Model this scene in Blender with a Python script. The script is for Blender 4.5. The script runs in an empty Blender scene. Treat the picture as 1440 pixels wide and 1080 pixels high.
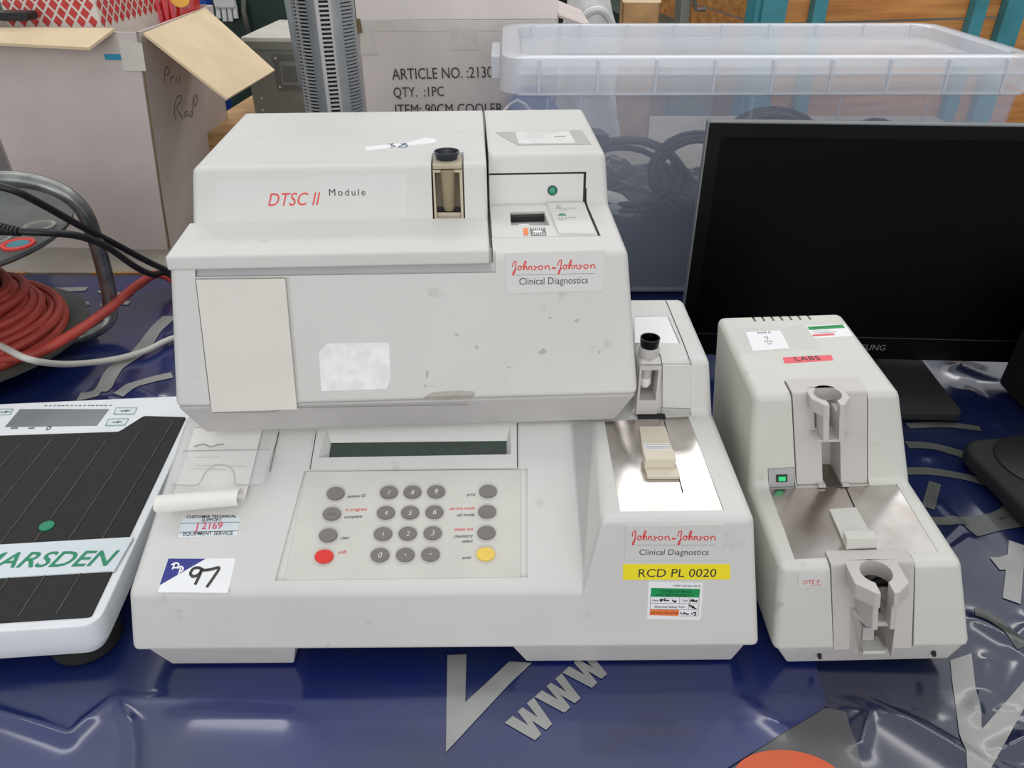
import bpy, bmesh, math, random
import numpy as np
from mathutils import Vector, Matrix
from mathutils.bvhtree import BVHTree
random.seed(7)
R = math.radians
scene = bpy.context.scene
COL = scene.collection

# ------------------------------------------------------------------ camera
CAM_H, PITCH, FPX = 0.53, 32.6, 1080.0
cd = bpy.data.cameras.new('camera'); cam = bpy.data.objects.new('camera', cd); COL.objects.link(cam)
cam.location = (0, 0, CAM_H); cam.rotation_euler = (R(90 - PITCH), 0, 0)
cd.sensor_width = 36; cd.lens = 36 * FPX / 1440; cd.clip_start = 0.02; cd.clip_end = 100
scene.camera = cam

# ------------------------------------------------------------------ world, lamps, exposure
world = bpy.data.worlds.new('hall_light'); scene.world = world; world.use_nodes = True
wn = world.node_tree.nodes; wl = world.node_tree.links
wn['Background'].inputs[0].default_value = (0.93, 0.96, 1.0, 1)
wn['Background'].inputs[1].default_value = 0.62

def area(name, loc, rot, sx, sy, power, col=(1, 1, 1)):
    l = bpy.data.lights.new(name, 'AREA'); l.shape = 'RECTANGLE'; l.size = sx; l.size_y = sy
    l.energy = power; l.color = col
    o = bpy.data.objects.new(name, l); COL.objects.link(o); o.location = loc; o.rotation_euler = rot
    return o
# rows of hall ceiling lamps and an added light far behind the camera, to brighten front faces
area('hall_lamp', (0.2, 1.6, 3.4), (0, 0, 0), 6.0, 0.4, 26, (1, .985, .96))
area('hall_lamp', (0.2, 4.6, 3.4), (0, 0, 0), 7.0, 0.8, 80, (1, .985, .96))
area('front_fill', (0.5, -6.0, 1.6), (R(90), 0, 0), 8.0, 3.6, 125, (1, 1, 1))
scene.view_settings.view_transform = 'Standard'; scene.view_settings.look = 'None'
scene.view_settings.exposure = 0.32; scene.view_settings.gamma = 1
scene.view_settings.use_curve_mapping = False
scene.cycles.transparent_max_bounces = 32

# ------------------------------------------------------------------ materials
def lin(c):
    if isinstance(c, str): c = tuple(int(c[i:i+2], 16) for i in (0, 2, 4))
    return tuple((x/255/12.92 if x/255 <= .04045 else ((x/255+.055)/1.055)**2.4) for x in c) + (1,)
MATS = {}
def mat(name, col, rough=.5, metal=0., var=.06, scale=30., bump=0., bscale=400., spec=.5, coat=0., alpha=1.,
        col2=None, trans=0., emit=None, aniso=None, detail=4.):
    """procedural surface: noise-varied colour, optional fine relief"""
    m = bpy.data.materials.new(name); m.use_nodes = True
    nt = m.node_tree; n = nt.nodes; L = nt.links; b = n['Principled BSDF']
    tc = n.new('ShaderNodeTexCoord'); nz = n.new('ShaderNodeTexNoise')
    nz.inputs['Scale'].default_value = scale; nz.inputs['Detail'].default_value = detail
    L.new(tc.outputs['Object'], nz.inputs['Vector'])
    rp = n.new('ShaderNodeValToRGB'); L.new(nz.outputs['Fac'], rp.inputs['Fac'])
    c = lin(col); c2 = lin(col2) if col2 else tuple(x*(1-var) for x in c[:3]) + (1,)
    c1 = c if col2 else tuple(min(1, x*(1+var*.5)) for x in c[:3]) + (1,)
    rp.color_ramp.elements[0].position = .35; rp.color_ramp.elements[1].position = .65
    rp.color_ramp.elements[0].color = c2; rp.color_ramp.elements[1].color = c1
    L.new(rp.outputs['Color'], b.inputs['Base Color'])
    b.inputs['Roughness'].default_value = rough; b.inputs['Metallic'].default_value = metal
    b.inputs['Specular IOR Level'].default_value = spec; b.inputs['Coat Weight'].default_value = coat
    b.inputs['Coat Roughness'].default_value = .08
    b.inputs['Alpha'].default_value = alpha; b.inputs['Transmission Weight'].default_value = trans
    if emit:
        b.inputs['Emission Color'].default_value = lin(emit[0]); b.inputs['Emission Strength'].default_value = emit[1]
    if bump:
        nb = n.new('ShaderNodeTexNoise'); nb.inputs['Scale'].default_value = bscale; nb.inputs['Detail'].default_value = 3
        L.new(tc.outputs['Object'], nb.inputs['Vector'])
        bp = n.new('ShaderNodeBump'); bp.inputs['Strength'].default_value = bump; bp.inputs['Distance'].default_value = .001
        L.new(nb.outputs['Fac'], bp.inputs['Height']); L.new(bp.outputs['Normal'], b.inputs['Normal'])
    MATS[name] = m
    return m
def grimy(name, col, dirt, amount=.5, rough=.48, scale=60, thresh=.66):
    """moulded plastic with a few small grey-brown scuffs"""
    m = mat(name, col, rough, var=.035, scale=9, bump=.12, bscale=1400)
    nt = m.node_tree; n = nt.nodes; L = nt.links; b = n['Principled BSDF']
    src = b.inputs['Base Color'].links[0].from_socket
    tc = [x for x in n if x.type == 'TEX_COORD'][0]
    nz = n.new('ShaderNodeTexNoise'); nz.inputs['Scale'].default_value = scale; nz.inputs['Detail'].default_value = 7
    L.new(tc.outputs['Object'], nz.inputs['Vector'])
    rp = n.new('ShaderNodeValToRGB'); rp.color_ramp.elements[0].position = thresh; rp.color_ramp.elements[1].position = thresh + .1
    rp.color_ramp.elements[1].color = (amount, amount, amount, 1); L.new(nz.outputs['Fac'], rp.inputs['Fac'])
    mx = n.new('ShaderNodeMix'); mx.data_type = 'RGBA'
    L.new(rp.outputs['Color'], mx.inputs['Factor']); L.new(src, mx.inputs[6]); mx.inputs[7].default_value = lin(dirt)
    L.new(mx.outputs[2], b.inputs['Base Color'])
    return m

grimy('case', (214, 212, 207), (150, 140, 128), .35)
grimy('case_b', (216, 215, 210), (160, 150, 140), .3)
grimy('case_dte', (211, 210, 201), (140, 135, 120), .4, scale=45)
mat('case_grey', (190, 186, 183), .5, var=.04)
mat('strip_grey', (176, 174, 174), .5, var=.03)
mat('door_cream', (224, 219, 209), .5, var=.03)
mat('insert_pink', (203, 196, 191), .5, var=.05, scale=15)
mat('beige', (190, 178, 152), .5, var=.06)
mat('beige_light', (214, 204, 184), .5, var=.06)
mat('keypad', (211, 209, 200), .45, var=.05, scale=18)
mat('key_grey', (126, 118, 114), .55, var=.05)
mat('key_red', (226, 52, 44), .45, var=.03)
mat('key_yellow', (240, 205, 92), .45, var=.03)
mat('dark_gap', (40, 38, 37), .7)
mat('black', (22, 23, 26), .45)
mat('black_gloss', (5, 5, 6), .3, spec=.2)
mat('screen_black', (3, 3, 4), .38, spec=.1)
mat('vial_brown', (150, 138, 112), .4, var=.08)
mat('logo_dim', (96, 98, 100), .5)
mat('black_matte', (24, 24, 25), .7, bump=.3, bscale=600)
mat('ink_blue_black', (40, 46, 58), .35)
mat('lcd', (62, 76, 66), .18, var=.08, scale=60)
mat('lcd_grey', (128, 134, 134), .25, var=.04)
mat('steel', (214, 209, 205), .24, 1., var=.22, scale=26, bump=.06, bscale=80, col2=(186, 178, 172))
mat('steel_dull', (150, 146, 138), .36, 1., var=.3, scale=40, bump=.2, bscale=120)
mat('green_led', (18, 128, 100), .2, coat=.5, emit=((10, 110, 80), .15))
mat('green_lens', (40, 190, 120), .2, emit=((40, 200, 120), .35))
mat('label_white', (243, 243, 243), .55, var=.03)
mat('label_clear', (215, 214, 209), .42, var=.02)
mat('label_bluewhite', (222, 230, 234), .5, var=.02)
mat('label_old', (226, 223, 219), .6, var=.12, scale=60)
mat('label_yellow', (252, 232, 40), .45, var=.02)
mat('label_red', (236, 92, 104), .5, var=.03)
mat('label_green', (20, 152, 82), .5, var=.02)
mat('label_orange', (240, 128, 62), .5, var=.02)
mat('label_navy', (52, 58, 140), .45, var=.03)
mat('label_tape', (190, 186, 180), .35, var=.05)
mat('print_red', (226, 70, 66), .5, var=.02)
mat('print_dark', (62, 60, 58), .6, var=.02)
mat('print_grey', (120, 118, 114), .6, var=.02)
mat('print_black', (25, 25, 26), .6, var=.02)
mat('print_white', (226, 224, 220), .6, var=.02)
mat('print_green', (22, 140, 100), .5, var=.02)
mat('print_darkgreen', (10, 84, 46), .6, var=.02)
mat('print_orange_brown', (120, 50, 20), .6, var=.02)
mat('print_pink', (232, 80, 110), .5, var=.02)
mat('pen_blue', (60, 84, 130), .6, var=.05)
mat('pen_brown', (92, 78, 70), .7, var=.1)
mat('paper', (240, 237, 229), .8, var=.03)
mat('stain', (186, 176, 160), .7, var=.2, scale=120, alpha=.32)
mat('residue', (244, 244, 242), .6, var=.1, scale=90)
mat('clear_plastic', (226, 230, 230), .12, alpha=.16, var=.02, coat=.4)
mat('clear_edge', (170, 174, 176), .15, alpha=.75, var=.02)
mat('scale_white', (233, 236, 238), .4, var=.03)
mat('scale_mat', (36, 34, 33), .75, var=.2, scale=120, bump=.5, bscale=900)
mat('scale_ridge', (78, 74, 70), .7, var=.3, scale=80)
mat('rubber', (24, 25, 24), .8)
mat('red_cable', (184, 70, 58), .5, var=.12)
mat('white_cable', (206, 204, 194), .5, var=.05)
mat('reel_grey', (86, 90, 86), .5, var=.2, scale=25)
mat('reel_dark', (38, 42, 42), .5, var=.1)
mat('reel_pale', (150, 150, 140), .5, var=.2)
mat('tube_steel', (140, 142, 138), .32, .85, var=.35, scale=35, bump=.15, bscale=200)
mat('frost', (216, 225, 244), .22, alpha=.20, var=.03, scale=5, coat=.15)
mat('frost_lid', (236, 238, 244), .22, alpha=.58, var=.03, scale=5, coat=.2)
mat('frost_rib', (232, 236, 244), .2, alpha=.55, var=.03, scale=5, coat=.2)
mat('carton', (206, 193, 187), .85, var=.05, scale=14, bump=.1, bscale=200)
mat('carton_pale', (222, 212, 207), .85, var=.05, scale=10, bump=.1, bscale=200)
mat('carton_inside', (222, 200, 164), .9, var=.07, scale=18)
mat('carton_edge', (120, 98, 72), .9, var=.2, scale=100)
mat('tape', (216, 210, 200), .3, var=.08, coat=.3)
mat('teal_print', (40, 150, 180), .6)
mat('box_grey', (118, 120, 110), .5, var=.1, scale=20)
mat('box_top', (190, 186, 176), .5, var=.1, scale=20)
mat('box_rim', (92, 92, 86), .5)
mat('fan_grey', (168, 170, 170), .4, .3, var=.08)
mat('fan_side', (120, 124, 126), .4, .3, var=.08)
mat('fan_dark', (30, 34, 34), .7)
mat('pallet_wood', (186, 146, 100), .8, var=.25, scale=24)
mat('board_grey', (166, 158, 146), .8, var=.15, scale=10)
mat('concrete', (104, 100, 94), .85, var=.2, scale=3)
mat('far_wall', (120, 122, 116), .9, var=.1, scale=2)
mat('cabinet_green', (22, 50, 40), .5, var=.15)
mat('post_blue', (20, 60, 150), .5, var=.15)
mat('teal_paint', (66, 140, 152), .5, var=.15, scale=14)
mat('sack_white', (214, 214, 212), .8, var=.1)
mat('bag_red', (214, 36, 32), .25, var=.1, coat=.4)
mat('bag_yellow', (240, 176, 30), .4)
mat('pattern_white', (226, 218, 206), .7, var=.04)
mat('pattern_red', (206, 70, 66), .7, var=.12, scale=60)
mat('pale_bottle', (204, 206, 196), .5, var=.1)
mat('bin_pale', (196, 198, 200), .35, var=.05, alpha=.8)
def wood(name, c1, c2):
    m = mat(name, c1, .6, var=.2, scale=6, col2=c2, bump=.15, bscale=60)
    n = m.node_tree.nodes; L = m.node_tree.links
    tc = [x for x in n if x.type == 'TEX_COORD'][0]; mp = n.new('ShaderNodeMapping'); mp.inputs['Scale'].default_value = (.5, 4, 9)
    L.new(tc.outputs['Object'], mp.inputs[0])
    for t in [x for x in n if x.type == 'TEX_NOISE']: L.new(mp.outputs[0], t.inputs['Vector'])
wood('crate_wood', (212, 150, 84), (176, 112, 56))
wood('bench_wood', (150, 110, 72), (110, 78, 50))
# printed plastic sheeting: glossy, finely crinkled
def sheeting(name, c1, c2, rough):
    m = mat(name, c1, rough, var=.3, scale=7, col2=c2, bump=.35, bscale=34, coat=.8, spec=.4)
    m.node_tree.nodes['Principled BSDF'].inputs['Coat IOR'].default_value = 1.7
    m.node_tree.nodes['Principled BSDF'].inputs['Coat Roughness'].default_value = .13
    return m
sheeting('tarp', (14, 32, 104), (28, 40, 82), .3)
sheeting('tarp_right', (16, 27, 70), (32, 39, 62), .26)
mat('tarp_print', (158, 158, 154), .3, var=.12, scale=20, coat=.25)
mat('tarp_print_dull', (84, 87, 82), .3, var=.15, scale=20, coat=.25)
mat('tarp_orange', (214, 88, 40), .3, var=.1, coat=.25)
mat('tarp_grey', (86, 86, 88), .3, var=.1, coat=.25)

# ------------------------------------------------------------------ geometry helpers
def tag(o, label, cat, group=None, kind=None):
    if label: o['label'] = label
    if cat: o['category'] = cat
    if group: o['group'] = group
    if kind: o['kind'] = kind
    return o
class Thing:
    def __init__(s, name, label, cat, loc=(0, 0, 0), yaw=0, roll=0, group=None):
        s.o = bpy.data.objects.new(name, None); COL.objects.link(s.o); s.o.empty_display_size = .02
        s.o.location = loc; s.o.rotation_mode = 'XYZ'; s.o.rotation_euler = (0, R(roll), R(yaw))
        s.M = Matrix.Translation(loc) @ Matrix.Rotation(R(yaw), 4, 'Z') @ Matrix.Rotation(R(roll), 4, 'Y')
        s.Mi = s.M.inverted(); tag(s.o, label, cat, group)
class World0:
    o = None; M = Matrix.Identity(4); Mi = Matrix.Identity(4)
W0 = World0()
_cp, _sp = math.cos(R(PITCH)), math.sin(R(PITCH))
def sight(u, v):                       # direction of the sight line through a photo pixel
    x = (u - 720) / FPX; y = -(v - 540) / FPX
    return Vector((x, _cp + y*_sp, -_sp + y*_cp))
class Frame:
    """a flat patch on a thing: origin, two axes, normal (local coordinates of the thing)"""
    def __init__(s, t, O, U=(1, 0, 0), V=(0, 1, 0)):
        s.t = t; s.O = Vector(O); s.U = Vector(U).normalized(); V = Vector(V)
        s.V = (V - s.U*V.dot(s.U)).normalized(); s.N = s.U.cross(s.V)
    def uv(s, u, v):
        o = s.t.Mi @ Vector((0, 0, CAM_H)); d = (s.t.Mi.to_3x3() @ sight(u, v))
        k = (s.O - o).dot(s.N) / d.dot(s.N); p = o + d*k - s.O
        return (p.dot(s.U), p.dot(s.V))
    def P(s, a, b, h=0): return s.O + s.U*a + s.V*b + s.N*h
    def px(s, pts): return [s.uv(*p) for p in pts]
    def up(s, h): return Frame(s.t, s.O + s.N*h, s.U, s.V)
def prof(t, p0, p1): return Frame(t, (0, p0[0], p0[1]), (1, 0, 0), (0, p1[0]-p0[0], p1[1]-p0[1]))
def lens(ox, oy, k): return lambda x, y: (ox + x/k, oy + y/k)

def par(o, parent):
    if parent is None: return
    o.parent = parent.o if isinstance(parent, (Thing, World0)) else parent
def finish(o, bevel=0, seg=2, ang=30, wn_=True, clamp=True):
    me = o.data
    bm = bmesh.new(); bm.from_mesh(me); bmesh.ops.remove_doubles(bm, verts=bm.verts, dist=1e-6)
    bmesh.ops.dissolve_degenerate(bm, edges=bm.edges, dist=1e-6)
    bmesh.ops.recalc_face_normals(bm, faces=bm.faces); bm.to_mesh(me); bm.free()
    if bevel:
        md = o.modifiers.new('bevel', 'BEVEL'); md.width = bevel; md.segments = seg
        md.limit_method = 'ANGLE'; md.angle_limit = R(ang); md.use_clamp_overlap = clamp
        bake(o)
    o.data.shade_smooth(); o.data.set_sharp_from_angle(angle=R(38))
    if bevel and wn_:
        w = o.modifiers.new('weighted', 'WEIGHTED_NORMAL'); w.keep_sharp = True
def bake(o):
    dg = bpy.context.evaluated_depsgraph_get(); dg.update()
    me = bpy.data.meshes.new_from_object(o.evaluated_get(dg)); old = o.data
    o.modifiers.clear(); o.data = me; me.name = old.name; bpy.data.meshes.remove(old)
def obj(name, vf, m, parent=None, bevel=0, seg=2, ang=30, label=None, clamp=True):
    me = bpy.data.meshes.new(name); me.from_pydata([tuple(v) for v in vf[0]], [], vf[1]); me.update()
    o = bpy.data.objects.new(name, me); COL.objects.link(o); par(o, parent)
    o.data.materials.append(MATS[m]); finish(o, bevel, seg, ang, True, clamp)
    if label: o['label'] = label
    return o
def cut(o, cutters):
    """carve pockets out of a mesh (cutters are vertex/face lists in the same local space)"""
    o.modifiers.clear(); tmp = []
    for vf in cutters:
        me = bpy.data.meshes.new('c'); me.from_pydata([tuple(v) for v in vf[0]], [], vf[1]); me.update()
        bm = bmesh.new(); bm.from_mesh(me); bmesh.ops.recalc_face_normals(bm, faces=bm.faces); bm.to_mesh(me); bm.free()
        c = bpy.data.objects.new('c', me); COL.objects.link(c); c.parent = o.parent; tmp.append(c)
        md = o.modifiers.new('cut', 'BOOLEAN'); md.operation = 'DIFFERENCE'; md.solver = 'EXACT'; md.object = c
    bpy.context.view_layer.update(); bake(o)
    for c in tmp: me = c.data; bpy.data.objects.remove(c); bpy.data.meshes.remove(me)
    o.data.shade_smooth(); o.data.set_sharp_from_angle(angle=R(38))
    w = o.modifiers.new('weighted', 'WEIGHTED_NORMAL'); w.keep_sharp = True
    return o
def box(x0, x1, y0, y1, z0, z1):
    v = [(x, y, z) for z in (z0, z1) for y in (y0, y1) for x in (x0, x1)]
    return v, [(0, 2, 3, 1), (4, 5, 7, 6), (0, 1, 5, 4), (2, 6, 7, 3), (0, 4, 6, 2), (1, 3, 7, 5)]
def frust(a, b):                        # a, b = (x0,x1,y0,y1,z)
    v = []
    for q in (a, b): v += [(q[0], q[2], q[4]), (q[1], q[2], q[4]), (q[1], q[3], q[4]), (q[0], q[3], q[4])]
    return v, [(3, 2, 1, 0), (4, 5, 6, 7), (0, 1, 5, 4), (1, 2, 6, 5), (2, 3, 7, 6), (3, 0, 4, 7)]
def join(*vfs):
    V, Fc = [], []
    for v, f in vfs:
        n = len(V); V += list(v); Fc += [tuple(i+n for i in q) for q in f]
    return V, Fc
def prism(fr, poly, h0, h1):
    n = len(poly); v = [fr.P(a, b, h0) for a, b in poly] + [fr.P(a, b, h1) for a, b in poly]
    f = [tuple(range(n))[::-1], tuple(range(n, 2*n))] + [(i, (i+1) % n, n+(i+1) % n, n+i) for i in range(n)]
    return v, f
def flat(fr, poly, h): return [fr.P(a, b, h) for a, b in poly], [tuple(range(len(poly)))]
def roundpoly(poly, r, seg=4):
    out = []; n = len(poly)
    for i in range(n):
        p = Vector(poly[i]); a = Vector(poly[i-1]); b = Vector(poly[(i+1) % n])
        d0 = (a-p); d1 = (b-p); q = min(r, d0.length*.45, d1.length*.45)
        s = p + d0.normalized()*q; e = p + d1.normalized()*q
        for k in range(seg+1):
            t = k/seg; out.append(tuple(s*(1-t)**2 + p*2*t*(1-t) + e*t*t))
    return out
def rect(a0, a1, b0, b1, r=0, seg=4):
    p = [(a0, b0), (a1, b0), (a1, b1), (a0, b1)]
    return roundpoly(p, r, seg) if r else p
def disc(a, b, rx, ry=None, n=28): 
    ry = ry or rx
    return [(a+rx*math.cos(2*math.pi*i/n), b+ry*math.sin(2*math.pi*i/n)) for i in range(n)]
def loft(stations):
    """stations: list of lists of (x,y,z), equal counts; closed profile, capped ends"""
    n = len(stations[0]); V = [p for s in stations for p in s]; Fc = []
    for k in range(len(stations)-1):
        for i in range(n):
            j = (i+1) % n; Fc.append((k*n+i, k*n+j, (k+1)*n+j, (k+1)*n+i))
    Fc.append(tuple(range(n))); Fc.append(tuple(range(len(V)-n, len(V)))[::-1])
    return V, Fc
def lathe(c, profile, n=28, ax=(0, 0, 1), cap0=True, cap1=True):
    ax = Vector(ax).normalized(); u = ax.orthogonal().normalized(); w = ax.cross(u); c = Vector(c); V = []; Fc = []
    for r, h in profile:
        for i in range(n):
            t = 2*math.pi*i/n; V.append(c + ax*h + (u*math.cos(t) + w*math.sin(t))*r)
    for k in range(len(profile)-1):
        for i in range(n): j = (i+1) % n; Fc.append((k*n+i, k*n+j, (k+1)*n+j, (k+1)*n+i))
    if cap0: Fc.append(tuple(range(n))[::-1])
    if cap1: Fc.append(tuple(range(len(V)-n, len(V))))
    return V, Fc
def crom(pts, k=6, closed=False):
    pts = [Vector(p) for p in pts]; n = len(pts); out = []
    for i in range(n if closed else n-1):
        g = (lambda q: pts[q % n]) if closed else (lambda q: pts[max(0, min(n-1, q))])
        a, b, c, d = g(i-1), g(i), g(i+1), g(i+2)
        for j in range(k):
            t = j/k; out.append(.5*((2*b) + (c-a)*t + (2*a-5*b+4*c-d)*t*t + (3*b-a-3*c+d)*t**3))
    if not closed: out.append(pts[-1])
    return out
def tube(pts, r, n=8, closed=False):
    pts = [Vector(p) for p in pts]; N = len(pts); V, Fc = [], []
    t = (pts[1]-pts[0]).normalized(); u = t.orthogonal().normalized()
    for i in range(N):
        a = pts[(i-1) % N] if (closed or i) else pts[0]; b = pts[(i+1) % N] if (closed or i < N-1) else pts[-1]
        t = (b-a).normalized(); u = (u - t*u.dot(t)).normalized(); w = t.cross(u)
        for k in range(n): q = 2*math.pi*k/n; V.append(pts[i] + (u*math.cos(q) + w*math.sin(q))*r)
    for i in range(N if closed else N-1):
        for k in range(n): Fc.append((i*n+k, i*n+(k+1) % n, ((i+1) % N)*n+(k+1) % n, ((i+1) % N)*n+k))
    if not closed: Fc += [tuple(range(n))[::-1], tuple(range((N-1)*n, N*n))]
    return V, Fc
def ribbon2(pts, w, smooth=5):
    """flat pen stroke in 2-D: returns verts, faces"""
    p = crom([(a, b, 0) for a, b in pts], smooth) if smooth and len(pts) > 2 else [Vector((a, b, 0)) for a, b in pts]
    V, Fc = [], []
    for i, q in enumerate(p):
        d = (p[min(i+1, len(p)-1)] - p[max(i-1, 0)])
        d = d.normalized() if d.length > 1e-9 else Vector((1, 0, 0)); nrm = Vector((-d.y, d.x, 0))*w/2
        V += [(q+nrm)[:2], (q-nrm)[:2]]
    for i in range(len(p)-1): Fc.append((2*i, 2*i+1, 2*i+3, 2*i+2))
    return V, Fc
def strokes(name, fr, lines, w, m, parent, h=.0004, smooth=5, label=None):
    V, Fc = [], []
    for k, l in enumerate(lines):
        v, f = ribbon2(l, w, smooth); n = len(V); V += [fr.P(a, b, h + k*2e-6) for a, b in v]; Fc += [tuple(i+n for i in q) for q in f]
    return obj(name, (V, Fc), m, parent, label=label)
def lettering(name, fr, s, p0, p1, m, parent, h=.0005, tall=1., shear=0., bold=0., space=1., label=None, px=True):
    """flat printed words between two baseline points (photo pixels on the patch, or patch coordinates)"""
    a = Vector(fr.uv(*p0) if px else p0); b = Vector(fr.uv(*p1) if px else p1)
    cu = bpy.data.curves.new(name, 'FONT'); cu.body = s; cu.shear = shear; cu.offset = bold; cu.space_character = space
    cu.resolution_u = 3
    t = bpy.data.objects.new('t', cu); COL.objects.link(t)
    dg = bpy.context.evaluated_depsgraph_get(); dg.update()
    me = bpy.data.meshes.new_from_object(t.evaluated_get(dg)); bpy.data.objects.remove(t); bpy.data.curves.remove(cu)
    xs = [v.co.x for v in me.vertices]; x0, x1 = min(xs), max(xs)
    d = b-a; k = d.length/(x1-x0); dx = d.normalized(); dy = Vector((-dx.y, dx.x))
    for v in me.vertices:
        q = a + dx*((v.co.x-x0)*k) + dy*(v.co.y*k*tall); v.co = fr.P(q.x, q.y, h)
    me.name = name; me.materials.clear(); me.materials.append(MATS[m])
    o = bpy.data.objects.new(name, me); COL.objects.link(o); par(o, parent)
    if label: o['label'] = label
    return o
def sticker(name, fr, corners, m, parent, r=.0, h=.0003, px=True, label=None):
    p = fr.px(corners) if px else corners
    if r: p = roundpoly(p, r)
    A = sum(p[i][0]*p[(i+1) % len(p)][1]-p[(i+1) % len(p)][0]*p[i][1] for i in range(len(p)))
    if A < 0: p = p[::-1]
    return obj(name, prism(fr, p, -.0002, h), m, parent, label=label)

def dashes(name, fr, p, q, n, w, m, parent, h=.0005):
    """a row of print too small to read"""
    a, b = Vector(fr.uv(*p)), Vector(fr.uv(*q)); rnd = random.Random(n*7+int(p[0])); cuts_ = [i/n for i in range(n)]
    return strokes(name, fr, [[tuple(a.lerp(b, c)), tuple(a.lerp(b, c + rnd.uniform(.45, .8)/n))] for c in cuts_], w, m, parent, h=h, smooth=0)
JJ = [[(186, 216), (186, 190), (203, 165), (216, 170), (212, 202), (204, 250), (196, 284), (187, 289), (187, 272), (200, 250), (220, 236)],
      [(256, 211), (240, 211), (231, 228), (240, 244), (256, 241), (263, 225), (254, 211), (272, 214)],
      [(280, 245), (284, 205), (294, 172), (304, 166), (304, 182), (292, 212), (286, 246)],
      [(288, 232), (300, 212), (311, 216), (311, 240), (320, 244)],
      [(326, 214), (331, 222), (331, 246)], [(331, 230), (344, 212), (354, 218), (355, 240), (362, 245)],
      [(366, 242), (380, 246), (389, 238), (388, 224), (378, 214), (388, 208)],
      [(388, 224), (400, 226), (408, 214)],
      [(432, 211), (418, 222), (422, 241), (440, 245), (454, 232), (450, 214), (432, 211)],
      [(470, 214), (478, 222), (479, 246)], [(479, 230), (496, 211), (511, 216), (513, 240), (524, 244)]]
AMP = [[(540, 236), (548, 228), (556, 234), (548, 240), (566, 236), (575, 228)], [(562, 240), (572, 234)]]
def jj_logo(fr, to_px, parent):
    """script word-mark, thin rule and grey second line on a badge"""
    q = lambda pts, dx=0: [fr.uv(*to_px(x+dx, y - (0 if dx == 0 else 0))) for x, y in pts]
    lines = [q(l) for l in JJ] + [q(l) for l in AMP] + [q(l, 408) for l in JJ]
    a, b = fr.uv(*to_px(180, 245)), fr.uv(*to_px(935, 245))
    k = abs(b[0]-a[0])/755
    strokes('logo_script', fr, lines, k*10, 'print_red', parent, h=.0007, smooth=4)
    strokes('rule', fr, [q([(215, 290), (588, 290)]), q([(615, 290), (925, 290)])], k*3.2, 'print_grey', parent, h=.0007, smooth=0)
    lettering('lettering', fr, 'Clinical Diagnostics', to_px(245, 378), to_px(862, 378), 'print_dark', parent, h=.0007, tall=1.12)

# ================================================================== the hall
def struct(name, vf, m):
    o = obj(name, vf, m); o['kind'] = 'structure'; return o
struct('floor', box(-9, 9, -8, 9, -.9, -.8), 'concrete')
struct('wall_back', box(-9, 9, 9, 9.2, -.8, 3.2), 'far_wall')
struct('wall_left', box(-9.2, -9, -8, 9, -.8, 3.2), 'far_wall')
struct('wall_right', box(9, 9.2, -8, 9, -.8, 3.2), 'far_wall')

# ------------------------------------------------------------------ display table and plastic sheeting
t = Thing('trestle_table', 'long table standing under the blue plastic sheeting', 'table', (0, .66, -.8))
obj('table_top', box(-1.25, 1.25, -.53, .51, .765, .795), 'bench_wood', t, .003)
for x in (-1.15, 1.15):
    for y in (-.46, .44): obj('leg', box(x-.025, x+.025, y-.025, y+.025, 0, .765), 'box_rim', t, .003)

T0 = Frame(W0, (0, 0, 0))
def wpx(*p): return [T0.uv(*q) for q in p]
RID = []      # creases: (points, height, width)
for pts, h, w in [
    (((-30, 992), (98, 1034), (160, 977), (300, 978)), .0042, .0042), (((160, 977), (184, 1020), (188, 1050), (187, 1100)), .0036, .0036),
    (((300, 978), (470, 983), (640, 979)), .0022, .010), (((280, 1000), (400, 1008)), .0030, .014),
    (((1050, 985), (1095, 1015)), .003, .006), (((1160, 935), (1225, 985), (1330, 1045), (1420, 1100)), .007, .008),
    (((1225, 985), (1210, 1045)), .004, .005), (((1225, 940), (1252, 980)), .005, .005), (((1385, 925), (1372, 1000)), .007, .005),
    (((1370, 870), (1440, 905)), .006, .006), (((1400, 1060), (1440, 1040)), .006, .005), (((1395, 1070), (1440, 1095)), .005, .004),
    (((1345, 515), (1420, 535)), .008, .010), (((1340, 545), (1425, 560)), .006, .009), (((1280, 600), (1440, 590)), .004, .012),
    (((1300, 640), (1360, 622)), .004, .010), (((60, 540), (150, 560)), .004, .010), (((100, 520), (225, 555)), .003, .014),
    (((150, 420), (232, 470)), .004, .02), (((0, 955), (60, 950)), .002, .01), (((1180, 990), (1280, 1005)), .004, .006)]:
    RID.append((wpx(*pts), h, w))
_r = random.Random(11)
for _ in range(34):
    x, y = (_r.uniform(.37, .62), _r.uniform(.29, .56)) if _ % 3 else (_r.uniform(.56, .68), _r.uniform(.70, .84)); a = _r.uniform(-.9, .9); l = _r.uniform(.015, .05)
    RID.append(([(x, y), (x+l*math.cos(a), y+l*math.sin(a)), (x+1.7*l*math.cos(a+.5), y+1.7*l*math.sin(a+.5))], _r.uniform(.0015, .0042), _r.uniform(.0032, .006)))
FOOT = [(-.31, .21, .385, .83), (-.75, -.30, .385, .73), (.19, .38, .385, .66), (.33, .56, .74, .96), (.49, .78, .45, .71), (.60, .76, .70, .84), (-.93, -.54, .72, 1.10), (-.06, .75, 1.05, 1.45), (-.4, -.15, 1.05, 1.3)]
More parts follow.
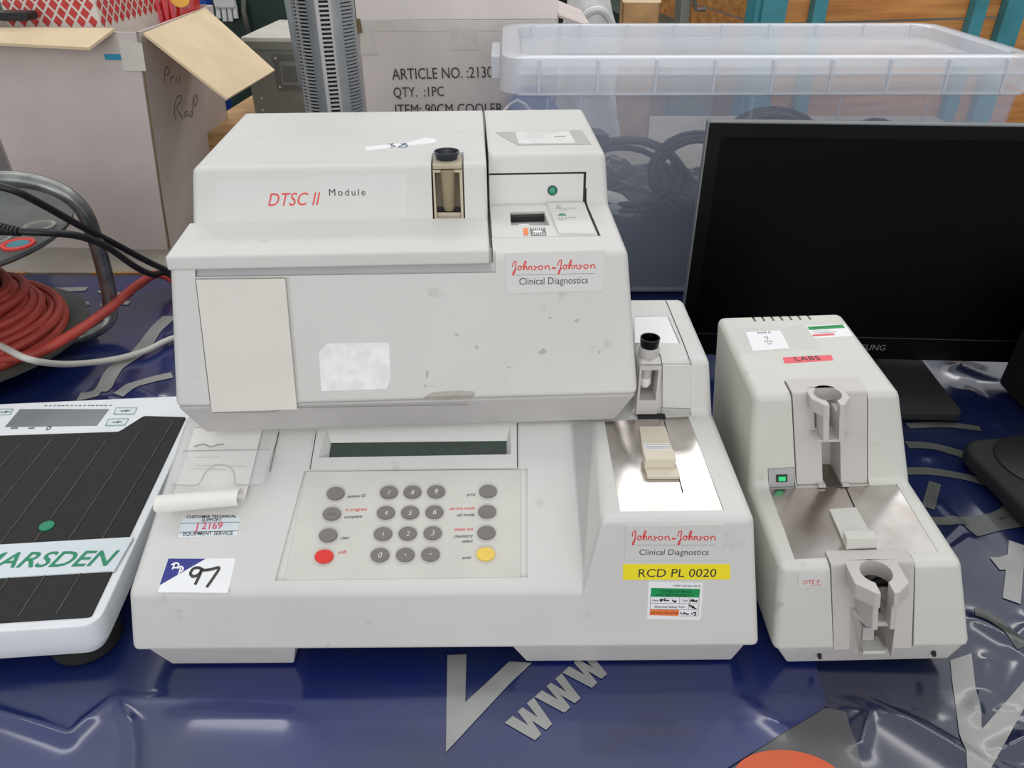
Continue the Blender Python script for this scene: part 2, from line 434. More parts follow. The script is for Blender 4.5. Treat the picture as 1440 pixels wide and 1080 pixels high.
def heave(x, y):
    s = np.zeros_like(x)
    for pts, h, w in RID:
        for a, b in zip(pts, pts[1:]):
            dx, dy = b[0]-a[0], b[1]-a[1]
            k = np.clip(((x-a[0])*dx+(y-a[1])*dy)/(dx*dx+dy*dy), 0, 1)
            d = np.hypot(x-a[0]-k*dx, y-a[1]-k*dy); e = .0024
            s = np.maximum(s, h*np.exp(-(np.sqrt(d*d+e*e)-e)/w))
    s = s + .0011*(np.sin(x*23+1.3*np.sin(y*17)) + np.sin(y*31+x*9))*.5 + .0011
    q = np.ones_like(x)
    for x0, x1, y0, y1 in FOOT:
        dd = np.hypot(np.maximum(np.maximum(x0-x, x-x1), 0), np.maximum(np.maximum(y0-y, y-y1), 0)); q = np.minimum(q, dd/.03)
    return s*np.clip(q, 0, 1)
def sheet(name, xs, ys, base, m, label, poly=None):
    X, Y = np.meshgrid(np.array(xs), np.array(ys)); Zz = base + heave(X, Y); nx, ny = len(xs)-1, len(ys)-1
    V = np.stack([X, Y, Zz], -1).reshape(-1, 3).tolist(); Fc = []
    for j in range(ny):
        for i in range(nx):
            a = j*(nx+1)+i; Fc.append((a, a+1, a+nx+2, a+nx+1))
    if poly:      # trim along straight cuts
        me = bpy.data.meshes.new('t'); me.from_pydata(V, [], Fc); bm = bmesh.new(); bm.from_mesh(me)
        for co, no in poly:
            bmesh.ops.bisect_plane(bm, geom=bm.verts[:]+bm.edges[:]+bm.faces[:], plane_co=co, plane_no=no, clear_outer=True)
        bm.to_mesh(me); bm.free(); V = [tuple(v.co) for v in me.vertices]; Fc = [tuple(p.vertices) for p in me.polygons]
        bpy.data.meshes.remove(me)
    o = obj(name, (V, Fc), m); tag(o, label, 'sheeting'); return o
def steps(*seg):
    out = []
    for a, b, d in seg: n = max(1, round((b-a)/d)); out += [a+(b-a)*i/n for i in range(n)]
    return out + [seg[-1][1]]
YS = steps((.14, .29, .01), (.29, .43, .0022), (.43, .60, .003), (.60, 1.165, .005))
under = sheet('plastic_sheet', steps((-.18, .10, .01), (.10, .58, .0024), (.58, .8, .0035), (.8, 1.25, .03)), YS, -.0042, 'tarp_right', 'crinkled dark blue plastic sheet beneath the small right-hand analyzer')
c1, c2, c3 = [Vector((*p, 0)) for p in wpx((1147, 925), (1164, 990), (1020, 1080))]
n1 = Vector(((c2-c1).y, -(c2-c1).x, 0)); n1 = n1 if n1.x > 0 else -n1
# the upper sheet: a wedge on the left of the fold line
upper = sheet('plastic_sheet', steps((-1.25, -.75, .03), (-.75, -.48, .006), (-.48, .275, .0025)), YS, -.0028, 'tarp', 'large blue printed plastic sheet under the stacked analyzers and the scale',
              [((c1.x+.0, c1.y, 0), n1)])
# turn its front right corner back along the cut from the fold to the picture's lower edge
bm = bmesh.new(); bm.from_mesh(upper.data); dd = c3-c2; n2 = Vector((dd.y, -dd.x, 0)); n2 = n2 if n2.y < 0 else -n2
bmesh.ops.bisect_plane(bm, geom=bm.verts[:]+bm.edges[:]+bm.faces[:], plane_co=c2, plane_no=n2)
gone = [f for f in bm.faces if (f.calc_center_median()-c2).dot(n2) > 0 and f.calc_center_median().x > c3.x-.08]
gone = [f for f in bm.faces if (f.calc_center_median()-c2).dot(n2) > 0]
bmesh.ops.delete(bm, geom=gone, context='FACES'); bm.to_mesh(upper.data); bm.free()
upper.data.shade_smooth()
def bvh(o):
    bm = bmesh.new(); bm.from_mesh(o.data); b = BVHTree.FromBMesh(bm); bm.free(); return b
BU, BR = bvh(upper), bvh(under)
def drape(name, poly, m, sheet_o, tree, eps=.0009):
    me = bpy.data.meshes.new(name); bm = bmesh.new()
    vs = [bm.verts.new((a, b, 0)) for a, b in poly]; bm.faces.new(vs); bmesh.ops.triangulate(bm, faces=bm.faces[:])
    lo = [min(p[i] for p in poly) for i in (0, 1)]; hi = [max(p[i] for p in poly) for i in (0, 1)]
    for ax in (0, 1):
        q = lo[ax]+.004
        while q < hi[ax]:
            co = [0, 0, 0]; no = [0, 0, 0]; co[ax] = q; no[ax] = 1
            bmesh.ops.bisect_plane(bm, geom=bm.verts[:]+bm.edges[:]+bm.faces[:], plane_co=co, plane_no=no); q += .004
    dead = []
    for v in bm.verts:
        hit = tree.ray_cast(Vector((v.co.x, v.co.y, .1)), Vector((0, 0, -1)))
        if hit[0]: v.co.z = hit[0].z + eps
        else: dead.append(v)
    bmesh.ops.delete(bm, geom=dead, context='VERTS')
    bm.to_mesh(me); bm.free()
    if not me.polygons: return
    o = bpy.data.objects.new(name, me); COL.objects.link(o); o.parent = sheet_o; me.materials.append(MATS[m]); me.shade_smooth()
def band(pts, w):
    v, f = ribbon2(wpx(*pts), w, 6); return v[0::2] + v[1::2][::-1]
drape('printed_stripe', wpx((629, 919), (656, 918), (654, 986), (716, 928), (748, 930), (718, 958), (627, 1056)), 'tarp_print', upper, BU)
# web address letters, running up and to the right
def www(x0, y0, x1, y1, lw, lh):
    a = Vector(T0.uv(x0, y0)); b = Vector(T0.uv(x1, y1)); d = (b-a).normalized(); n = Vector((-d.y, d.x))
    for k in range(3):
        o = a + (b-a)*(k/3); L_ = (b-a).length/3*.97; H_ = lh; s = .27*L_
        pts = [(0, 1), (.27, 1), (.36, .45), (.44, 1), (.60, 1), (.68, .45), (.76, 1), (1.0, 1), (.80, 0), (.58, 0), (.51, .5), (.42, 0), (.2, 0)]
        drape('printed_letter', [tuple(o + d*(p[0]*L_) + n*(p[1]*H_)) for p in pts], 'tarp_print', upper, BU)
www(744, 1047, 862, 938, .03, .026)
drape('printed_stripe', wpx((1338, 925), (1368, 915), (1381, 1025), (1450, 945), (1450, 978), (1388, 1090), (1362, 1090), (1349, 1030)), 'tarp_print', under, BR)
drape('printed_patch', wpx((1150, 990), (1190, 1000), (1225, 1110), (985, 1110)), 'tarp_grey', under, BR, .0005)
cx, cy = T0.uv(1112, 1096)
drape('printed_disc', disc(cx, cy, .040, .024, 40), 'tarp_orange', under, BR)
ring = lambda c, rx, ry, a0, a1, n=26: [(c[0]+rx*math.cos(a0+(a1-a0)*i/n), c[1]+ry*math.sin(a0+(a1-a0)*i/n)) for i in range(n+1)]
e = T0.uv(1312, 694)
drape('printed_stripe', ring(e, .088, .046, -1.9, 2.2) + ring(e, .074, .034, 2.2, -1.9), 'tarp_print_dull', under, BR)
for pts, w in [(((1316, 676), (1306, 712)), .012), (((1366, 745), (1400, 735), (1440, 728)), .016), (((1278, 596), (1330, 594), (1380, 600)), .012),
               (((1276, 624), (1320, 626), (1368, 640)), .014), (((1372, 858), (1400, 870), (1440, 910)), .012)]:
    drape('printed_stripe', band(pts, w), 'tarp_print_dull', under, BR)
for pts, w in [(((1400, 790), (1420, 788), (1450, 776)), .016), (((1432, 760), (1428, 800), (1424, 842)), .014)]:
    drape('printed_stripe', band(pts, w), 'tarp_print', under, BR, .0009)
z4 = lens(0, 240, 3.373)
for pts, w in [(((170, 562), (300, 560), (410, 556)), .014), (((270, 660), (340, 640), (420, 622)), .014), (((478, 560), (540, 580), (620, 588)), .016),
               (((805, 690), (730, 770), (690, 820), (640, 870), (545, 935), (500, 1020), (470, 1050)), .022), (((815, 965), (720, 990), (620, 1030), (560, 1068)), .016),
               (((370, 1066), (480, 1058)), .018), (((475, 632), (540, 622), (612, 622)), .012)]:
    drape('printed_stripe', band([z4(*p) for p in pts], w), 'tarp_print', upper, BU)

# ================================================================== lower analyzer (keypad unit)
def build_analyzer():
    t = Thing('chemistry_analyzer', 'large off-white desktop analyzer with keypad, lowest of the stacked pair', 'analyzer', (-.052, .4005, 0), .5)
    w = lambda z: .25 - .172*(z-.022)
    L = [(0, .022), (.0066, .083), (.139, .148), (.148, .1482), (.200, .1485), (.27, .149), (.275, .022)]
    Q = [(0, .022), (.0137, .149), (.139, .1481), (.148, .1482), (.200, .1485), (.27, .149), (.275, .022)]
    T = [(0, .022), (.0137, .149), (.139, .1481), (.148, .1482), (.151, .200), (.268, .200), (.275, .022)]
    xs1 = [.108, .106, .100, .100, .100, .100, .108]; xs2 = [.108, .117, .129, .129, .129, .129, .108]
    at = lambda xs, p: [((xs[i] if isinstance(xs, list) else xs), y, z) for i, (y, z) in enumerate(p)]
    st = [[(-w(z), y, z) for y, z in L], at(xs1, L), at(xs2, Q), at(.160, Q), at(.160, T), [(w(z), y, z) for y, z in T]]
    body = obj('housing', loft(st), 'case_b', t, .006, 3, 20, clamp=False)
    F = prof(t, (0, .022), (.0137, .149)); D = prof(t, (.0066, .083), (.139, .148)); PL = Frame(t, (0, 0, .1485)); TP = Frame(t, (0, 0, .2))
    TF = prof(t, (.148, .1482), (.151, .2))
    z1 = lens(380, 580, 3.6)
    # recess of the keypad and pocket of the display
    kp_out = D.px([z1(*p) for p in [(22, 852), (1302, 836), (1302, 282), (172, 296)]])
    kp = D.px([z1(*p) for p in [(72, 850), (1266, 838), (1266, 287), (182, 298)]])
    disp = D.px([z1(*p) for p in [(206, 292), (1250, 284), (1250, -60), (236, -60)]])
    win = [tuple(p) for p in D.px([z1(*p) for p in [(244, 233), (1220, 216), (1216, 66), (290, 84)]])]
    glass = D.px([z1(*p) for p in [(292, 217), (1197, 214), (1197, 132), (302, 142)]])
    plate_px = [(872, 720), (1018, 718), (968, 585), (850, 592)]
    cuts = [prism(D, kp_out, -.0022, .02), prism(PL, PL.px(plate_px), -.002, .01)]
    # sample tower: sight-window bay and a shallow panel bay in its front
    cuts += [prism(TF, TF.px([(889, 583), (971, 581), (971, 512), (889, 512)]), -.0018, .02)]
    cut(body, cuts)
    for x0, x1, px0, px1 in ((-.237, -.12, 206, 410), (.052, .238, 720, 1030)):
        obj('foot', frust((x0+.012, x1-.006, .006, .26, 0), (x0, x1, .002, .27, .024)), 'case_grey', t, .0015)
    # keypad
    pad = obj('keypad_panel', prism(D, roundpoly(kp, .002), -.0022, -.0006), 'keypad', t)
    cols = {'key_grey': [(333, 410), (314, 513), (295, 621), (602, 404), (721, 403), (841, 401), (587, 507), (709, 506), (832, 504),
                         (572, 614), (697, 612), (823, 610), (557, 721), (685, 720), (812, 718), (1103, 399), (1099, 502), (1095, 608)],
            'key_red': [(275, 728)], 'key_yellow': [(1091, 716)]}
    Kp = D.up(-.0006); km = None
    for m, pts in cols.items():
        for p in pts:
            a, b = Kp.uv(*z1(*p)); b -= .0006
            obj('key', prism(Kp, disc(a, b, .0073, .0055, 28), -.0004, .0025), m, pad, .0006, 2, label={'key_red': 'red shift key', 'key_yellow': 'yellow enter key'}.get(m))
    Kt = Kp.up(.0026)
    for s, (x, y) in zip('789456123', cols['key_grey'][3:12]):
        a, b = Kt.uv(*z1(x, y)); kw = .0005 if s == '1' else .0013; lettering('key_legend', Kt, s, (a-kw, b-.0021), (a+kw+.0002, b-.0021), 'print_white', pad, h=.0002, shear=.2, px=False, tall=.95)
    for s, (x, y) in zip('0', cols['key_grey'][12:13]):
        a, b = Kt.uv(*z1(x, y)); lettering('key_legend', Kt, s, (a-.0014, b-.0022), (a+.0015, b-.0022), 'print_white', pad, h=.0002, shear=.2, px=False)
    a, b = Kt.uv(*z1(685, 720)); obj('key_legend', flat(Kt, disc(a, b, .0006, n=10), .0002), 'print_white', pad)
    a, b = Kt.uv(*z1(812, 717)); obj('key_legend', flat(Kt, rect(a-.001, a+.001, b-.0003, b+.0003), .0002), 'print_white', pad)
    lettering('key_legend', Kt, 'Test', z1(292, 521), z1(334, 521), 'print_grey', pad, h=.0002, shear=.2)
    for s, p, q, m in [('patient ID', (390, 432), (484, 428), 'print_dark'), ('in progress', (380, 500), (490, 497), 'print_red'), ('complete', (374, 537), (465, 533), 'print_dark'),
                       ('clear', (357, 643), (402, 640), 'print_dark'), ('shift', (342, 717), (386, 714), 'print_red'), ('print', (993, 424), (1040, 421), 'print_dark'),
                       ('service mode', (908, 494), (1036, 491), 'print_red'), ('cal mode', (945, 527), (1034, 525), 'print_dark'), ('delete test', (930, 600), (1030, 597), 'print_red'),
                       ('chemistry', (930, 635), (1028, 632), 'print_dark'), ('select', (970, 660), (1027, 657), 'print_dark'), ('enter', (972, 743), (1022, 740), 'print_dark')]:
        lettering('legend', Kp, s, z1(*p), z1(*q), m, pad, h=.0002, shear=.3, bold=.004)
    # display: raised block with a funnel-shaped window
    n = 4; o2 = [(x, y) for x, y in disp]
    gl = Vector((0, 0, 0))
    V = [D.P(a, b, -.001) for a, b in o2] + [D.P(a, b, .0016) for a, b in o2] + [D.P(a, b, .0016) for a, b in win] + [D.P(a, b, -.0045) for a, b in glass]
    Fc = [(0, 1, 5, 4), (1, 2, 6, 5), (2, 3, 7, 6), (3, 0, 4, 7)] + [(4+i, 4+(i+1) % 4, 8+(i+1) % 4, 8+i) for i in range(4)] + [(8+i, 8+(i+1) % 4, 12+(i+1) % 4, 12+i) for i in range(4)]
    cut(body, [prism(D, win, -.009, .02)])
    dp = obj('display_surround', (V, Fc), 'case_b', t)
    obj('screen', prism(D, glass, -.0062, -.0044), 'lcd', dp, label='dark green liquid crystal strip')
    for p, q in (((204, 292), (236, 98)), ((1251, 283), (1250, 58)), ((0, 306), (46, 104))):
        strokes('seam', D, [D.px([z1(*p), z1(*q)])], .0007, 'dark_gap', t, h=.0017, smooth=0)
    # printer: cream bed, paper, clear tear bar
    zp = lens(220, 590, 4.32)
    bed = obj('printer_bed', prism(D, D.px([zp(*p) for p in [(95, 390), (640, 390), (745, 90), (745, 40), (200, 20)]]), -.001, .0008), 'case_b', t)
    pp = []
    A = [D.uv(*zp(*p)) for p in [(120, 440), (560, 430), (648, 60), (236, 60)]]
    rows = []
    for k in range(9):
        f = k/8; l = Vector(A[3]).lerp(Vector(A[0]), f); r = Vector(A[2]).lerp(Vector(A[1]), f); rows.append((D.P(l.x, l.y, .0022+.001*f), D.P(r.x, r.y, .0022+.001*f)))
    c0, c1_ = Vector(D.uv(*zp(40, 500))), Vector(D.uv(*zp(600, 430)))
    bl, br = Vector(D.uv(*zp(110, 455))), Vector(D.uv(*zp(590, 425)))
    dl = (Vector(A[0])-Vector(A[3])).normalized()
    for k in range(13):           # the free end curls under itself
        q = -math.pi*.5 + 1.75*math.pi*k/12
        rad = .0080
        l = Vector(A[0]) + dl*(.012) + dl*(math.cos(q)*rad); r = Vector(A[1]) + dl*.009 + dl*(math.cos(q)*rad*.9)
        l = l + Vector((-.006, -.004))*min(1, k/5); r = r + Vector((-.001, -.002))*min(1, k/5)
        hh = .0032 + rad + math.sin(q)*rad
        rows.append((D.P(l.x, l.y, hh), D.P(r.x, r.y, hh)))
    V = [p for rw in rows for p in rw]; obj('printer_paper', (V, [(2*i, 2*i+1, 2*i+3, 2*i+2) for i in range(len(rows)-1)]), 'paper', t)
    PB = D.up(.0036)
    strokes('printed_row', PB, [PB.px([zp(235, 232), zp(390, 228)]), PB.px([zp(225, 278), zp(545, 285)]), PB.px([zp(215, 300), zp(420, 305)]), PB.px([zp(245, 190), zp(500, 185)])], .0005, 'label_tape', t, smooth=0)
    strokes('signature', PB, [PB.px([zp(*p) for p in [(228, 165), (290, 152), (330, 168), (360, 158), (412, 150)]])], .0006, 'pen_brown', t)
    CB = D.up(.010)
    arch = [(92, 402), (225, 408), (268, 390), (298, 335), (345, 290), (395, 280), (450, 295), (478, 335), (482, 375), (500, 402), (640, 405), (655, 385), (705, 200), (690, 188), (165, 198), (150, 215)]
    poly = CB.px([zp(*p) for p in arch])
    tb = obj('tear_bar', prism(CB, poly, 0, .0018), 'clear_plastic', t, label='clear plastic tear bar with a thumb notch')
    strokes('edge', CB, [CB.px([zp(*p) for p in arch[:11]]), CB.px([zp(*p) for p in arch[13:15]])], .0014, 'clear_edge', tb, h=.002, smooth=3)
    for s in (0, 1):
        e0, e1 = ((92, 402), (165, 198)) if s == 0 else ((640, 405), (705, 200))
        q0, q1 = CB.uv(*zp(*e0)), CB.uv(*zp(*e1)); d = .002 if s == 0 else -.002
        obj('tear_bar_side', prism(CB, [q0, (q0[0]+d, q0[1]), (q1[0]+d, q1[1]), q1][::1 if s == 0 else -1], -.009, 0), 'clear_plastic', tb)
    # labels on the left deck
    s = sticker('asset_label', D, [zp(*p) for p in [(128, 718), (492, 703), (510, 590), (160, 598)]], 'label_bluewhite', t, label='small white label reading J 2169')
    lettering('lettering', D, 'CUSTOMER TECHNICAL', zp(183, 600), zp(484, 596), 'print_dark', s, bold=.012, tall=.9)
    lettering('lettering', D, 'SUPPORT', zp(275, 621), zp(396, 618), 'print_dark', s, bold=.012)
    lettering('lettering', D, 'J 2169', zp(234, 668), zp(398, 664), 'print_pink', s, bold=.012)
    lettering('lettering', D, 'EQUIPMENT SERVICE', zp(162, 706), zp(464, 700), 'print_dark', s, bold=.014)
    strokes('rule', D, [D.px([zp(150, 633), zp(504, 624)]), D.px([zp(136, 686), zp(498, 676)])], .0004, 'print_grey', s, smooth=0, h=.0005)
    s = sticker('lot_label', D, [zp(*p) for p in [(8, 1050), (434, 1054), (482, 844), (72, 842)]], 'label_white', t, .0012, label='white lot sticker with a navy corner, reading 97')
    obj('corner_print', flat(D, [D.uv(*zp(*p)) for p in [(20, 1008), (74, 845), (300, 846)]][::-1], .00042), 'label_navy', s)
    strokes('handwriting', D, [D.px([zp(*p) for p in l]) for l in
            [[(280, 918), (262, 902), (228, 906), (208, 935), (226, 955), (262, 938), (280, 905), (262, 950), (236, 1004)], [(280, 918), (330, 912), (382, 902), (352, 955), (306, 1020)]]], .0022, 'print_dark', s, h=.0006)
    strokes('handwriting', D, [D.px([zp(*p) for p in l]) for l in
            [[(98, 912), (112, 878)], [(92, 884), (120, 872), (138, 882), (126, 900), (104, 900)], [(136, 942), (150, 902)], [(128, 906), (152, 894), (164, 908), (152, 924), (140, 922)]]], .0012, 'label_white', s, h=.0006)
    # badge and labels on the front
    zb = lens(860, 720, 6.355)
    s = sticker('maker_badge', F, [zb(*p) for p in [(120, 430), (990, 425), (1005, 108), (125, 122)]], 'label_clear', t, .0006, h=.0006)
    jj_logo(F, zb, s)
    s = sticker('yellow_label', F, [zb(*p) for p in [(102, 605), (1058, 600), (1058, 466), (102, 466)]], 'label_yellow', t, label='yellow tape label reading RCD PL 0020')
    lettering('lettering', F, 'RCD PL 0020', zb(238, 578), zb(930, 576), 'print_dark', s, tall=1.05)
    zs = lens(900, 810, 14.4)
    s = sticker('test_label', F, [zs(*p) for p in [(140, 868), (1225, 888), (1280, 140), (172, 112)]], 'label_white', t, .0022, label='white safety test sticker with green and orange bands')
    pl = lambda pts, m, h=.00045: obj('colour_band', flat(F, [F.uv(*zs(*p)) for p in pts], h), m, s)
    pl([(212, 412), (1198, 428), (1214, 255), (226, 235)], 'label_green'); pl([(190, 785), (778, 800), (790, 678), (205, 665)], 'label_orange')
    for a_, p, q, m in [('F MED 1023 (Rev 04/13)', (675, 202), (1220, 212), 'print_grey'), ('TESTED BY MOSS', (400, 328), (1035, 336), 'print_darkgreen'), ('FOR SERVICEABILITY', (330, 396), (1085, 402), 'print_darkgreen'),
                        ('Date', (245, 502), (372, 504), 'print_grey'), ('Tech', (845, 506), (965, 508), 'print_grey'), ('Electrical Safety Test', (295, 632), (900, 640), 'print_grey'), ('DO NOT USE AFTER', (205, 752), (772, 762), 'print_orange_brown')]:
        lettering('lettering', F, a_, zs(*p), zs(*q), m, s, h=.0006, bold=.01, tall=1.05)
    ln = lambda *p: F.px([zs(*q) for q in p])
    strokes('rule', F, [ln((210, 545), (1195, 555)), ln((205, 665), (1185, 680)), ln((780, 800), (1175, 800)), ln((1198, 430), (1175, 800)), ln((802, 425), (797, 545)), ln((1003, 428), (985, 665)), ln((212, 415), (200, 665))], .00025, 'print_grey', s, smooth=0, h=.00055)
    strokes('handwriting', F, [ln((450, 460), (405, 470), (440, 490), (452, 462), (405, 512)), ln((520, 445), (485, 460), (500, 490), (540, 480), (560, 490), (585, 482)), ln((655, 470), (665, 500)), ln((690, 490), (685, 515), (730, 505), (700, 490)),
               ln((1010, 512), (1050, 465), (1060, 505), (1085, 470), (1090, 510)), ln((1160, 485), (1110, 500), (1155, 512)), ln((985, 570), (1020, 605), (1040, 590), (1060, 640), (1080, 600), (1100, 650), (1140, 640)),
               ln((820, 730), (835, 765)), ln((905, 730), (880, 740), (880, 770)), ln((900, 755), (930, 745), (950, 770), (990, 752)), ln((1045, 740), (1048, 770)), ln((1070, 738), (1125, 730), (1100, 800))], .0009, 'print_black', s, h=.0007)
    # slide plate and carriage
    zc = lens(830, 410, 3.376)
    pp_ = PL.px(plate_px); plate = obj('slide_plate', prism(PL, pp_, -.0019, -.0004), 'steel', t, .0003, 1)
    PT = PL.up(-.0003)
    strokes('groove', PT, [PT.px([zc(345, 590), zc(440, 955)])], .0007, 'dark_gap', plate, smooth=0)
    carr = obj('slide_carriage', prism(PT, roundpoly(PT.px([zc(*p) for p in [(250, 790), (395, 785), (355, 655), (232, 655)]]), .001), 0, .0035), 'beige_light', t, .0006, 2)
    a, b = PT.uv(*zc(256, 850)); a2, b2 = PT.uv(*zc(402, 850)); b3 = PT.uv(*zc(330, 892))[1]; b4 = PT.uv(*zc(330, 800))[1]
    obj('carriage_lip', box(a, a2, b, b4, PT.O.z, PT.O.z+.011), 'beige_light', carr, .0006, 2)
    obj('carriage_toe', box(a+.0005, a2+.002, b3, b+.001, PT.O.z, PT.O.z+.003), 'beige_light', carr, .0005, 2)
    C2 = PT.up(.0036)
    obj('slide_mark', flat(C2, C2.px([zc(*p) for p in [(262, 758), (385, 756), (372, 722), (252, 722)]]), .0002), 'label_white', carr)
    strokes('slide_print', C2, [C2.px([zc(258+k*3, 728+k*8), zc(374+k*3, 728+k*8)]) for k in range(4)], .0006, 'print_grey', carr, smooth=0, h=.0003)
    # tower front and top
    tp = lambda pts: TF.px([zc(*p) for p in pts])
    pf = obj('tower_panel', prism(TF, tp([(342, 548), (474, 551), (476, 346), (342, 346)]), -.0017, .0016), 'case_b', t, .0005, 2)
    obj('tower_sill', prism(TF, tp([(338, 582), (476, 582), (476, 555), (338, 552)]), -.0017, .0006), 'case_grey', t, .0004)
    a0, b0 = TF.uv(*zc(205, 575)); a1, b1 = TF.uv(*zc(338, 350)); a0 = .1605 
    wx0, wy0 = TF.uv(*zc(215, 508)); wx1, wy1 = TF.uv(*zc(322, 365)); wx0 = a0 + .002
    sw = obj('sight_block', prism(TF, rect(a0, a1, b0, b1), -.0017, .003), 'insert_pink', t, .0004)
    cut(sw, [prism(TF, rect(wx0, wx1, wy0, wy1), -.004, .02)])
    cut(body, [prism(TF, rect(wx0, wx1, wy0, wy1), -.016, .001)])
    obj('sight_cavity_shade', prism(TF, rect(wx0, wx1, wy0, wy1), -.0159, -.0150), 'key_grey', t)  # dark plate put in as the shade of a deep cavity
    ex, ey = (wx0+wx1)/2-.001, .158
    obj('sample_tube', lathe((ex, ey, .180), [(.0048, 0), (.0048, .012), (.0058, .0125), (.0058, .020)], 24), 'case_grey', t)
    obj('tube_tip', lathe((ex, ey, .170), [(.003, 0), (.0048, .003), (.0048, .0098)], 20), 'paper', t)
    e = obj('eyepiece_collar', lathe((ex+.001, .162, .2), [(.0088, -.001), (.0088, .006), (.0075, .0075)], 28), 'case_grey', t)
    obj('eyepiece', lathe((ex+.001, .162, .2072), [(.0072, 0), (.0078, .002), (.0084, .0085), (.0072, .0085), (.0058, .001)], 28), 'black_gloss', e, label='black rubber eyepiece')
    for l in ([(340, 348), (330, 300), (305, 280)], [(480, 350), (440, 240), (356, 36)]):
        strokes('seam', TP, [TP.px([zc(*p) for p in l])], .0007, 'dark_gap', t, smooth=3)
    s = sticker('top_label', TP, [zc(*p) for p in [(212, 244), (420, 246), (366, 120), (212, 122)]], 'label_white', t, label='white paper label on the tower')
    strokes('label_edge', TP, [TP.px([zc(424, 246), zc(368, 119), zc(212, 121)])], .0006, 'print_grey', s, smooth=0)
    obj('vent_gap', box(.162, .186, .1392, .1468, .1479, .1484), 'black', t)
    # lever plate on the far right flank
    obj('side_lever', box(.2275, .2375, .12, .165, .12, .124), 'case_dte', t, .0008)
    return t
AN = build_analyzer()

